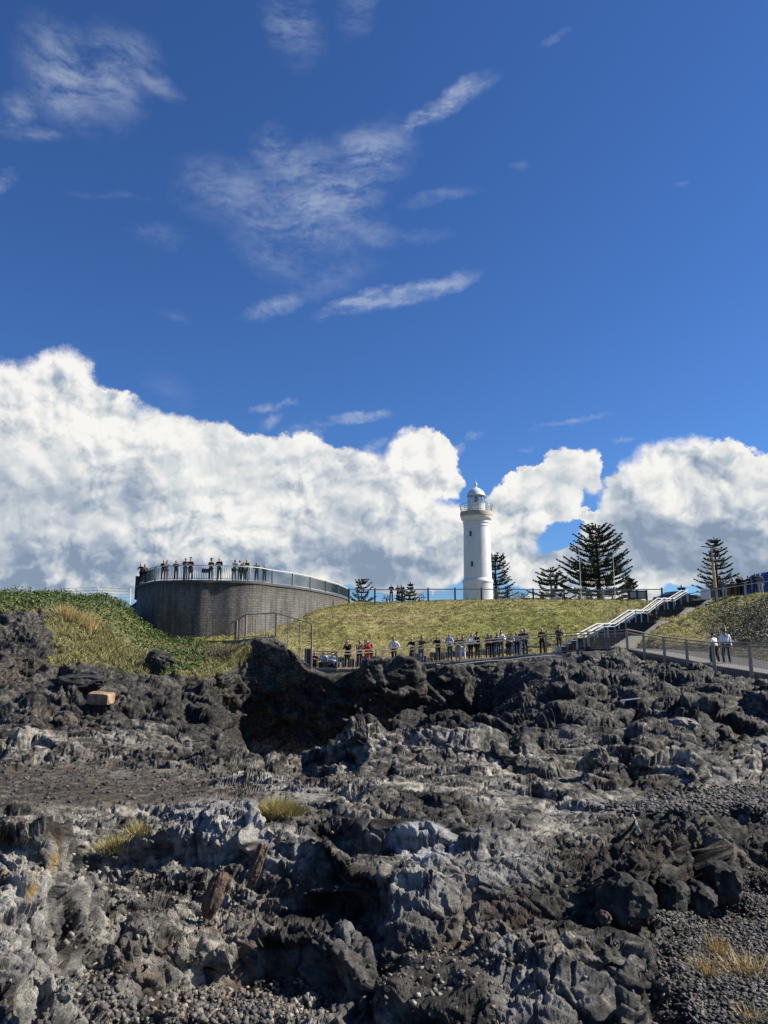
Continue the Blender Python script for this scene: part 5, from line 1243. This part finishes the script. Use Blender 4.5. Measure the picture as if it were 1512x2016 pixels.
        node('hp'+n, P['hp'+n], .085, 'pel'); node('kn'+n, P['kn'+n], .056, 'hp'+n); node('an'+n, P['an'+n], .038, 'kn'+n); node('to'+n, P['to'+n], (.038, .024), 'an'+n)
    skin_job(vs, es, rs, 0, root, 'body', SKINS[skin % 3], 1)
    # top
    vs = []; es = []; rs = []; ix = {}
    def pz(a): return P['pel'].lerp(P['bel'], a)
    big = 1.12 if coat else 1.0
    node('pel', P['pel']+V3(0, 0, -.02), (.172*big, .125*big)); node('bel', P['bel'], (.160*big, .118*big), 'pel'); node('che', P['che'], (.180*big, .130*big), 'bel'); node('nb', P['nb']-V3(0, 0, .025), (.088, .078), 'che')
    for s, n in ((-1, 'L'), (1, 'R')):
        node('sh'+n, P['sh'+n], .078*big, 'che'); node('el'+n, P['el'+n], .060*big, 'sh'+n); node('wr'+n, P['wr'+n].lerp(P['el'+n], .08), .046, 'el'+n)
    if coat:
        node('hem', P['pel'].lerp((P['knL']+P['knR'])/2, .35), (.185, .14), 'pel'); node('hem2', P['pel'].lerp((P['knL']+P['knR'])/2, .92), (.205, .16), 'hem')
    skin_job(vs, es, rs, 0, root, 'coat' if coat else 'shirt', cloth(top), 1)
    # trousers
    vs = []; es = []; rs = []; ix = {}
    node('pel', P['pel']+V3(0, 0, -.04), (.158, .118))
    for s, n in ((-1, 'L'), (1, 'R')):
        node('hp'+n, P['hp'+n], .100, 'pel'); node('kn'+n, P['kn'+n], .073, 'hp'+n); node('an'+n, P['an'+n]+V3(0, 0, .01), .062, 'kn'+n)
    skin_job(vs, es, rs, 0, root, 'trousers', cloth(legs), 1)
    for n in 'LR':
        vs = []; es = []; rs = []; ix = {}
        node('he', P['he'+n]+V3(0, 0, .015), (.047, .042)); node('mi', P['an'+n].lerp(P['to'+n], .5)+V3(0, 0, -.015), (.050, .036), 'he'); node('to', P['to'+n]+V3(0, -.03, .0), (.044, .030), 'mi')
        skin_job(vs, es, rs, 0, root, 'shoe', cloth(shoe), 1)
    vs = []; es = []; rs = []; ix = {}
    node('a', P['hd1']+V3(0, .035, .010), (.081, .080)); node('b', P['hd2']+V3(0, .018, .006), (.070, .076), 'a')
    if long_hair: node('c', P['hd0']+V3(0, .075, .0), (.085, .05), 'a'); node('d', P['nb']+V3(0, .10, -.12), (.085, .035), 'c')
    else: node('c', P['hd1']+V3(0, .060, -.035), (.068, .045), 'a')
    skin_job(vs, es, rs, 0, root, 'hair', HAIRS[hair % 4], 1)
    if cap:
        c_ = P['hd2']; MB().lathe(c_+V3(0, .01, -.02), [(.098, 0), (.10, .02), (.085, .07), (.05, .095), (.005, .10)], 12).box(c_+V3(0, -.12, -.012), (.13, .09, .012)).build('cap', cloth(cap), root, smooth=True)
    if pose in ('phone',):
        p_ = (P['paL']+P['paR'])/2+V3(0, -.04, .06); o = MB().box((0, 0, 0), (.075, .012, .15), bev=.004).build('phone', M_winglass); o.location = root.matrix_basis @ p_ if False else Vector(loc)+Matrix.Rotation(R(face), 3, 'Z') @ p_; o.rotation_euler = (0, 0, R(face))
        tag(o, label='phone held up by the '+label if len(label.split()) < 11 else 'phone held up by the '+' '.join(label.split()[:11]), cat='phone')
    if bag:
        o = MB().box((0, 0, 0), (.30, .16, .38), bev=.05).build('backpack', cloth(bag)); o.location = Vector(loc)+Matrix.Rotation(R(face), 3, 'Z') @ (P['che']+V3(0, .20, -.05)); o.rotation_euler = (0, 0, R(face))
        tag(o, 'backpack worn by the '+' '.join(label.split()[:12]), 'backpack')
    return root
def deck_y(px):
    """floor point 0.45 m behind the lookout railing in the column of px"""
    best = min(range(16, n_), key=lambda j: abs(proj(np.array([ol[j].x, ol[j].y, HD]))[0]-px)); p = ol[best]-outw[best]*.55; return Vector((p.x, p.y, HD))
G_D = 'people lining the lookout railing'
L = [
 (279,'half hidden person in black at the far left end of the lookout rail',dict(top=BLK,legs=BLK,hair=3,h=1.68,off=2.0)),
 (285,'person with dark hair second from the left end of the lookout',dict(top=GRY,legs=BLK,h=1.66,off=2.3,long_hair=True)),
 (309,'person in black leaning over the lookout rail beside a grey top',dict(top=BLK,legs=BLK,h=1.74)),
 (319,'person in grey with long hair turned sideways on the lookout',dict(top=GRY,legs=MAR,h=1.70,long_hair=True,face=50)),
 (337,'person in black leaning far sideways on the lookout rail',dict(top=BLK,legs=BLK,h=1.70,pose='bend',face=-20)),
 (358,'tall person with fair hair in a grey green jacket on the lookout',dict(top=OLV,legs=BLK,hair=3,h=1.84,pose='crossed')),
 (372,'person in a long dark red coat on the lookout',dict(top=MAR,legs=BLK,h=1.82,coat=True,pose='crossed',cap=BLK)),
 (416.5,'person in black with arms on the rail beside the notice board',dict(top=BLK,legs=BLK,h=1.78,pose='crossed',cap=BLK)),
 (431,'tall broad person in a dark jacket in the middle of the lookout',dict(top=BLK,legs=BLK,h=1.88,pose='rail')),
 (461,'person in blue grey jacket left of the light cardigan on the lookout',dict(top=TEAL,legs=NAVY,h=1.76,face=35)),
 (473.5,'person in a pale cardigan with arms folded on the lookout',dict(top=LGR,legs=BLK,h=1.72,pose='crossed')),
 (482.5,'shorter person in black squeezed left of the olive jacket',dict(top=BLK,legs=BLK,h=1.56)),
 (494,'tall bald person in an olive jacket on the lookout',dict(top=OLV,legs=BLK,h=1.86,hair=2,pose='rail')),
 (514.5,'person in black bending towards a phone on the lookout',dict(top=BLK,legs=BLK,h=1.70,pose='phone',lean=.2)),
 (532,'long haired person furthest right on the lookout',dict(top=BLK,legs=NAVY,h=1.62,long_hair=True)),
]
for i, (px, lab, kw) in enumerate(L):
    off = kw.pop('off', 0); fc = kw.pop('face', 0); p = deck_y(px)+Vector((0, 0, 0))
    if off: p = deck_y(290)+Vector(((px-290)*.05, off*.6-1.0, 0)); p.x = at(px, 1120, p.y).x
    person(p, fc+random.uniform(-30, 34)+8, lab, group=G_D, seed=i, skin=i, **kw)
G_W = 'people lining the walkway railing'
def walk_floor(px, off=.45):
    ys = float(np.interp(px, [w_[0] for w_ in wk], [p.y for p in wf_])); zs = float(np.interp(px, [w_[0] for w_ in wk], [p.z for p in wf_]))
    y = ys+off; return Vector((at(px, 1300, y).x, y, zs))
Wp = [
 (684.5,'person in a long black coat taking a picture near the left end of the walkway',dict(top=BLK,legs=BLK,shoe=WHT,coat=True,pose='phone',h=1.74,long_hair=True)),
 (708,'person in grey hood with fair hair behind the rock knob',dict(top=GRY,legs=NAVY,hair=2,h=1.66,pose='phone')),
 (722.5,'person in a bright red jacket behind the rock knob',dict(top=RED,legs=RED,h=1.66,long_hair=True,pose='phone')),
 (729,'person in dark blue standing behind the red jacket',dict(top=NAVY,legs=BLK,h=1.70,off=1.4)),
 (776,'person in a loose white shirt and black shorts on the walkway',dict(top=WHT,legs=BLK,h=1.78,pose='hips',face=-25)),
 (812.5,'long haired person in black with arms folded on the rail',dict(top=BLK,legs=NAVY,h=1.72,long_hair=True,pose='rail')),
 (829,'person in a black top and blue jeans leaning on the rail',dict(top=BLK,legs=DEN,h=1.76,long_hair=True,pose='rail')),
 (862.5,'slim person in dark lace top with pale bag on the walkway',dict(top=NAVY,legs=NAVY,h=1.72,long_hair=True,pose='rail')),
 (886,'person in a lilac shirt and green trousers leaning on the rail',dict(top=LBL,legs=TEAL,h=1.82,pose='crossed')),
 (902,'person in a dark red top and pale trousers by the post',dict(top=MAR,legs=LGR,h=1.64)),
 (911.5,'person in dark green top and white trousers',dict(top=TEAL,legs=WHT,h=1.64)),
 (926.5,'person in a light blue shirt with white shoulder and black trousers',dict(top=LBL,legs=BLK,h=1.70,pose='rail')),
 (939.5,'person in black with a hat and a round black bag',dict(top=BLK,legs=BLK,h=1.74,hair=1,cap=BRN,face=150,pose='down')),
 (961,'pale faced person in navy clothes on the walkway',dict(top=NAVY,legs=NAVY,h=1.66)),
 (969,'shorter person in black with a bag strap next to navy clothes',dict(top=BLK,legs=BLK,h=1.52,hair=1)),
 (978,'person in dark top leaning with bare arms left of the white top',dict(top=NAVY,legs=DEN,h=1.68,pose='lean')),
 (986.5,'tall long haired person in a white top on the walkway',dict(top=WHT,legs=NAVY,h=1.82,long_hair=True,face=30,pose='rail')),
 (1001.5,'person in grey right of the tall post',dict(top=GRY,legs=NAVY,h=1.52)),
 (1009,'person in white top and pale blue jeans',dict(top=LGR,legs=LDEN,shoe=WHT,h=1.54)),
 (1018.5,'person in light jacket and blue trousers left of the big navy coat',dict(top=LDEN,legs=NAVY,h=1.62)),
 (1028,'bald person in navy with white trousers on the walkway',dict(top=NAVY,legs=WHT,h=1.76,hair=3)),
 (1034.5,'broad person in a navy coat carrying something in front',dict(top=NAVY,legs=NAVY,h=1.78,coat=False,pose='crossed')),
 (1068.5,'bald person in black standing alone by a post',dict(top=BLK,legs=BLK,h=1.76,hair=3,pose='crossed')),
 (1102,'tall person in dark jacket furthest right on the walkway holding a phone',dict(top=NAVY,legs=BLK,h=1.80,pose='phone',cap=BLK)),
]
for i, (px, lab, kw) in enumerate(Wp):
    off = kw.pop('off', .45+random.random()*.25); fc = kw.pop('face', 0)
    person(walk_floor(px, off), fc+random.uniform(-35, 35)+5, lab, group=G_W, seed=50+i, skin=i, **kw)
for i, (px, lab, kw) in enumerate([
 (620,'seated person in dark brown at the left end of the walkway',dict(top=BRN,legs=BLK,h=1.70)),
 (637,'seated person in pale blue shirt and black trousers',dict(top=LBL,legs=BLK,h=1.74,cap=None)),
 (654.5,'seated person in blue jacket holding a phone',dict(top=LBL,legs=NAVY,h=1.62)),
 (661,'seated person in dark clothes just left of the second post',dict(top=BLK,legs=NAVY,h=1.58))]):
    person(walk_floor(px, .7+.35*(i % 2)), random.uniform(-15, 15), lab, group='people sitting at the end of the walkway', seed=90+i, skin=i, pose='sit', **kw)
# walking couple on the asphalt path, seen from behind
def path_floor(px, py, D_): return at(px, py, D_)
pf = path_floor(1408, 1309, 36.6); person(pf, 196, 'person with brown bun in a white jumper and dark shorts walking away', top=WHT, legs=BLK, shoe=WHT, hair=1, h=1.50, pose='walk', seed=120, group='couple walking on the asphalt path')
pf = path_floor(1432, 1310.5, 36.3); person(pf, 170, 'taller person in a white jumper and grey trousers walking away', top=WHT, legs=(.035,.05,.065), hair=1, h=1.72, pose='walk', seed=121, skin=1, group='couple walking on the asphalt path')
# on the crest and round the top of the stairs
for i, (px, pb, D_, lab, kw) in enumerate([
 (770.5,1184,78,'left person in black of the two on the hill crest',dict(top=BLK,legs=BLK,h=1.90,pose='crossed')),
 (784,1184,78,'right person in grey jacket of the two on the hill crest',dict(top=GRY,legs=BLK,h=1.82,pose='rail')),
 (1187,1183,79,'person in a white top standing in front of the largest pine',dict(top=LGR,legs=GRY,h=1.72,face=60,pose='lean')),
 (1428,1184,66,'person in dark jacket and pale grey trousers by the upper railing',dict(top=GRY,legs=LGR,shoe=BLK,h=1.72,face=160,pose='down')),
 (1444,1182,66,'person with a white hat behind the upper railing',dict(top=BRN,legs=BLK,h=1.62,cap=WHT)),
 (1456,1180,65,'tall person in black behind the upper railing',dict(top=BLK,legs=BLK,h=1.84,pose='phone')),
 (1464,1180,65,'person in black beside the tall one at the upper railing',dict(top=BLK,legs=BLK,h=1.74)),
 (1477,1178,64,'person with a white sleeve stripe leaning on the upper railing',dict(top=BLK,legs=NAVY,h=1.74,pose='lean',face=-40)),
 (1499,1174,62,'person in patterned light grey clothes at the right edge',dict(top=GRY,legs=LGR,h=1.66,pose='down')),
 (1489,1176,63,'dark dressed person left of the patterned clothes at the right edge',dict(top=BLK,legs=BLK,h=1.70))]):
    fc = kw.pop('face', 0); p = at(px, pb, D_); p.z = hill_z(p.x, p.y)-.02
    person(p, fc+random.uniform(-20, 20), lab, seed=140+i, skin=i, group='people on top of the headland', **kw)
flush_jobs()
# ---------------------------------------------------------------- loose stones, tufts and odd things among the rocks
def stones(P, size, seed=0, flat=.55):
    """many small angular stones as one mesh"""
    rnd = np.random.RandomState(seed); n = len(P)
    base = np.array([[x, y, z] for z in (-1, 1) for y in (-1, 1) for x in (-1, 1)], float)
    f = np.array([(0,2,3,1),(4,5,7,6),(0,1,5,4),(2,6,7,3),(0,4,6,2),(1,3,7,5)])
    s = size*rnd.uniform(.35, 1.25, n)**1.3
    V = base[None]*(1+rnd.uniform(-.38, .38, (n, 8, 3)))*np.array([1, rnd.uniform(.6, .8), flat])
    a = rnd.uniform(0, 6.28, n); b = rnd.normal(0, .45, n)
    ca, sa, cb, sb = np.cos(a), np.sin(a), np.cos(b), np.sin(b)
    x = V[..., 0]*cb[:, None]-V[..., 2]*sb[:, None]; z = V[..., 0]*sb[:, None]+V[..., 2]*cb[:, None]
    V2 = np.stack([x*ca[:, None]-V[..., 1]*sa[:, None], x*sa[:, None]+V[..., 1]*ca[:, None], z], -1)*s[:, None, None]*.5+P[:, None]
    V2[..., 2] += (s*.12)[:, None]
    F = (np.arange(n)*8)[:, None, None]+f[None]
    return V2.reshape(-1, 3), F.reshape(-1, 4)
def stone_mat(name, stops):
    m_, q, bs = new_mat(name)
    g = q.n('ShaderNodeNewGeometry').outputs['Random Per Island']; oc = q.n('ShaderNodeTexCoord').outputs['Object']
    c = q.ramp(g, stops); n = q.mr(q.noise(oc, 40, 4, .6), .3, .7, .7, 1.3, 'LINEAR'); q.l(q.vm('MULTIPLY', c, q.comb(n, n, n)), bs.inputs['Base Color']); bs.inputs['Roughness'].default_value = .8
    bn = q.n('ShaderNodeBump'); bn.inputs['Strength'].default_value = .5; bn.inputs['Distance'].default_value = .01; q.l(q.noise(oc, 120, 3, .6), bn.inputs['Height']); q.l(bn.outputs[0], bs.inputs['Normal'])
    return m_
M_scree = stone_mat('scree_stone', [(0, (.03, .028, .026)), (.35, (.08, .075, .066)), (.65, (.15, .14, .12)), (.85, (.20, .14, .095)), (.93, (.24, .22, .18)), (1, (.36, .33, .28))])
M_shing = stone_mat('dark_shingle', [(0, (.018, .018, .019)), (.5, (.05, .048, .045)), (.8, (.11, .10, .09)), (.93, (.14, .12, .095)), (1, (.20, .18, .15))])
GA = np.linalg.norm(np.cross(np.gradient(G2, axis=0), np.gradient(G2, axis=1)), axis=2).ravel()
gxf, gyf = [a_.ravel() for a_ in proj(G2)]; gdd = G2[..., 1].ravel()
def zone(*qs):
    m_ = np.zeros(len(gdd))
    for q_ in qs: m_ = np.maximum(m_, ell(gxf, gyf, *q_))
    return m_
def scatter(w, n, jit):
    k = pick(GA*w, n); return P2[k]+np.random.normal(0, jit, (len(k), 3))*np.array([1, 1, .15])
z1 = zone((450,1985,170,40),(560,1960,90,28),(300,2005,60,20),(200,1960,50,60)); z2 = zone((860,1940,130,70),(960,1870,90,30),(820,1870,60,20),(340,1780,140,50),(250,1720,120,30),(160,1830,60,40))
V, F = stones(scatter(z1, 11000, .01), .024, 1); tag(mesh_np('gravel', V, F, M_scree), 'pale angular scree filling the hollow at the bottom of the rocks', 'gravel', kind='stuff')
V, F = stones(scatter(z2, 2600, .01), .021, 2); tag(mesh_np('gravel', V, F, M_scree), 'mixed broken stones scattered on the foreground ledges', 'gravel', kind='stuff')
z3 = zone((1440,1930,130,170),(1560,1930,200,200),(1400,1810,110,30),(1350,1980,60,60)); z4 = zone((1440,1575,150,26),(1300,1590,120,12))
V, F = stones(scatter(z3, 26000, .01), .021, 3, .4); tag(mesh_np('gravel', V, F, M_shing), 'dark flaky shingle covering the lower right corner', 'gravel', kind='stuff')
V, F = stones(scatter(z4, 5000, .02), .04, 4, .4); tag(mesh_np('gravel', V, F, M_shing), 'dark shingle floor behind the right hand rocks', 'gravel', kind='stuff')
z5 = zone((760,1760,800,260)); V, F = stones(scatter(z5*(1-np.maximum(z1, z3))*(gdd < 9), 1600, .01), .018, 5); tag(mesh_np('gravel', V, F, M_scree), 'sparse loose chips lying over the foreground rock', 'gravel', kind='stuff')
z6 = zone((200,1545,330,50),(480,1540,200,40)); V, F = stones(scatter(z6, 5000, .02), .04, 6); tag(mesh_np('gravel', V, F, M_shing), 'dark rubble on the brown flat at mid left', 'gravel', kind='stuff')

def boulder(label, px, py, size, rot=(0, 0, 0), mat=None, seed=0, D_=None, sub=4, sink=.1, rough=.16, pw=.78, name='boulder', cat='boulder'):
    g = ground_at(px, py, 0, 60) if D_ is None else at(px, py, D_)
    bm = bmesh.new(); bmesh.ops.create_icosphere(bm, subdivisions=sub, radius=.5)
    P_ = np.array([v.co[:] for v in bm.verts])
    P_ = np.sign(P_)*np.abs(P_*2)**pw*.5
    h1, _, _ = facet(P_*2.4+seed*3.1, seed, 1.0, .7); h2, _, _ = facet(P_*7+seed, seed+3, 1.1, .7)
    P_ = P_*(1+h1*rough+h2*rough*.35+fbm(P_*5, 3, seed=seed)*.08)[:, None]
    P_ *= np.array(size)
    M_ = (Matrix.Rotation(rot[2], 3, 'Z') @ Matrix.Rotation(rot[1], 3, 'Y') @ Matrix.Rotation(rot[0], 3, 'X'))
    P_ = P_ @ np.array(M_).T
    for v, p in zip(bm.verts, P_): v.co = p
    me = bpy.data.meshes.new('boulder'); bm.to_mesh(me); bm.free(); me.materials.append(mat or M_bould)
    o = bpy.data.objects.new(name, me); COL.objects.link(o); zmin = P_[:, 2].min()
    o.location = g+Vector((0, 0, -zmin*(1-2*sink)) if D_ is None else (0, 0, 0)); tag(o, label, cat); return o
def bm_mat(name, c0, c1, c2, sc=3.0):
    m_, q, bs = new_mat(name); oc = q.n('ShaderNodeTexCoord').outputs['Object']
    n = q.m('ADD', q.m('MULTIPLY', q.noise(oc, sc, 6, .65), .6), q.m('MULTIPLY', q.noise(q.vm('MULTIPLY', oc, (1, 1, .25)), sc*5, 5, .7), .4))
    q.l(q.ramp(n, [(.36, c0), (.5, c1), (.64, c2)]), bs.inputs['Base Color']); bs.inputs['Roughness'].default_value = .75; bs.inputs['Specular IOR Level'].default_value = .25
    bn = q.n('ShaderNodeBump'); bn.inputs['Strength'].default_value = 1; bn.inputs['Distance'].default_value = .03; q.l(q.noise(oc, sc*8, 7, .7), bn.inputs['Height']); q.l(bn.outputs[0], bs.inputs['Normal']); return m_
M_bould = bm_mat('dark_boulder_rock', (.008, .008, .008), (.03, .028, .026), (.11, .10, .085))
M_brown = bm_mat('brown_boulder_rock', (.035, .025, .019), (.125, .082, .056), (.28, .20, .14), 6)
M_pale = bm_mat('pale_rock', (.06, .058, .05), (.25, .235, .20), (.50, .47, .40), 5)
boulder('brown tilted oblong boulder propped on the foreground ledge', 420, 1822, (.105, .105, .25), (0, .45, .2), M_brown, 3, sink=-.12)
boulder('narrow rusty slab standing just right of the brown oblong boulder', 505, 1760, (.07, .08, .27), (0, .3, .4), M_brown, 4, sink=-.1)
boulder('big round black boulder in the right foreground above the shingle', 1235, 1802, (.30, .29, .27), (0, .1, .3), M_bould, 7, sink=.2)
boulder('smaller black boulder right of the big round one', 1325, 1790, (.22, .22, .24), (.2, 0, .9), M_bould, 9, sink=.2)
boulder('angular black boulder at the right end of the dark ridge, highest of three', 1393, 1690, (.26, .22, .24), (.3, .2, .3), M_bould, 41, sink=.25)
boulder('angular black boulder at the right end of the dark ridge, middle of three', 1412, 1745, (.28, .24, .24), (0, .3, 1.3), M_bould, 42, sink=.25)
boulder('angular black boulder at the right end of the dark ridge, lowest of three', 1380, 1782, (.22, .2, .18), (.2, 0, .7), M_bould, 43, sink=.25)
boulder('small brown stone wedged left under the big round boulder', 1192, 1818, (.085, .08, .08), (0, .3, 1.2), M_brown, 10)
boulder('flat brown stone lying at the edge of the shingle', 1385, 1792, (.11, .08, .04), (0, 0, .4), M_brown, 12)
boulder('pale upright chip beside the scree at the lower left', 128, 1965, (.06, .055, .05), (0, .3, .4), M_pale, 13)
boulder('dark sharp boulder standing in the grass below the lookout wall', 312, 1322, (1.25, 1.1, 1.0), (0, .35, .3), M_bould, 15, sink=.12)
boulder('black block lying on the ledge below the yellow grass', 160, 1352, (1.7, 1.0, .45), (0, 0, .2), M_bould, 16, sink=.15)
boulder('brown rounded rock hump beside the dark chasm', 715, 1440, (1.35, 1.2, 1.3), (0, .1, .2), bm_mat('umber_rock', (.02, .018, .014), (.07, .06, .045), (.17, .145, .10), 1.2), 18, D_=29)
boulder('pale lit rock at the right between two dark hollows', 1340, 1434, (.7, .5, .3), (0, .1, .3), bm_mat('grey_pale_rock', (.06, .055, .05), (.17, .155, .14), (.34, .31, .27), 1.5), 19, sink=.2)
# squared block of brickwork stranded on the rocks
boulder('squared orange brown masonry block stranded on the dark rocks', 197, 1383, (.66, .45, .31), (.08, .04, -.12), bm_mat('pale_brick', (.16, .085, .045), (.36, .21, .11), (.52, .42, .30), 4), 31, pw=.22, rough=.05, sink=.12, name='masonry_block', cat='block')
# driftwood and pale sticks
def stick(label, pts, r, mat, name='driftwood'):
    q_ = [ground_at(px, py, 0, 40)+Vector((0, -.02, r*1.2)) for px, py in pts]
    y0 = q_[0].y
    o = MB().tube(q_, r, 6).build(name, mat, smooth=True); tag(o, label, 'stick')
stick('pale straight bar lying on the dark rocks at the right', [(1222, 1381), (1260, 1376)], .025, M_railtop)
stick('curved pale driftwood stick on the right hand ridge', [(1247, 1607), (1254, 1618), (1252, 1632), (1257, 1641)], .012, M_pale)
stick('thin bent twig on the shingle in the lower right', [(1325, 1968), (1345, 1975), (1358, 1962), (1352, 1950)], .006, M_pale)
# grass tufts
M_tuft = leaf_mat('straw_tuft', [(.3, (.10, .10, .025)), (.5, (.32, .27, .09)), (.7, (.62, .52, .27))], 3.0)
M_straw = leaf_mat('dry_straw', [(.3, (.30, .20, .07)), (.5, (.52, .38, .16)), (.7, (.70, .56, .30))], 3.0)
def tuft(label, px, py, rx, h, n, mat, w=.01, lean=.5, dmax=30):
    g = ground_at(px, py, 0, dmax); e = np.random.normal(0, .45, (n, 2)); e = e[np.abs(e).max(1) < 1.2]
    P_ = np.stack([e[:, 0]*rx, e[:, 1]*rx*.6, np.zeros(len(e))-.03], 1)
    hh = h*np.clip(1.1-.7*np.abs(e[:, 0]), .3, 1)
    V, F = blades(P_, 1.0, w, 0.0); V = V.copy()
    V[2::3] = P_+np.stack([e[:, 0]*lean*1.2+np.random.normal(0, lean*.45, len(e)), e[:, 1]*lean+np.random.normal(0, lean*.45, len(e)), np.ones(len(e))], 1)*(hh*np.random.uniform(.6, 1.2, len(e)))[:, None]
    o = mesh_np('grass_tuft', V, F, mat); o.location = g+Vector((0, -.02, .03*(g.y < 15))); tag(o, label, 'grass tuft', 'grass tufts among the rocks')
tuft('large round yellow green grass tuft on the crest of the pale rock', 545, 1602, .20, .13, 1900, M_tuft, .006, 1.0)
tuft('low yellow grass tuft in the dip left of the pale rock', 235, 1672, .20, .11, 800, M_tuft, .006, .9)
tuft('sparse green sprig right of the low yellow tuft', 275, 1640, .12, .10, 250, M_tuft, .006, .8)
tuft('upper straw coloured tuft on the right shingle', 1412, 1875, .07, .13, 180, M_straw, .004, .5)
tuft('left straw coloured tuft on the right shingle', 1388, 1910, .08, .09, 160, M_straw, .004, .8)
tuft('wide straw coloured tuft at the right edge of the shingle', 1460, 1905, .22, .07, 420, M_straw, .004, 1.4)
tuft('faint straw tuft at the lower right corner', 1478, 2000, .10, .07, 110, M_straw, .003, 1.0)
for i, (px, py, r_, h_) in enumerate(((132,1222,.7,.85),(168,1236,.75,.85),(148,1228,.5,.6))):
    tuft(['tall pale feathery grass clump left on the shrubby bank','tall pale feathery grass clump right on the shrubby bank','shorter feathery clump between the two pale ones on the bank'][i], px, py, r_*.8, h_, 700, M_straw if i < 2 else M_tuft, .025, .45, 60)
tuft('dry brushwood clump below the thin railing', 445, 1290, 1.6, .7, 700, simple('brushwood', (.16, .12, .09), .9), .03, .9, 60)
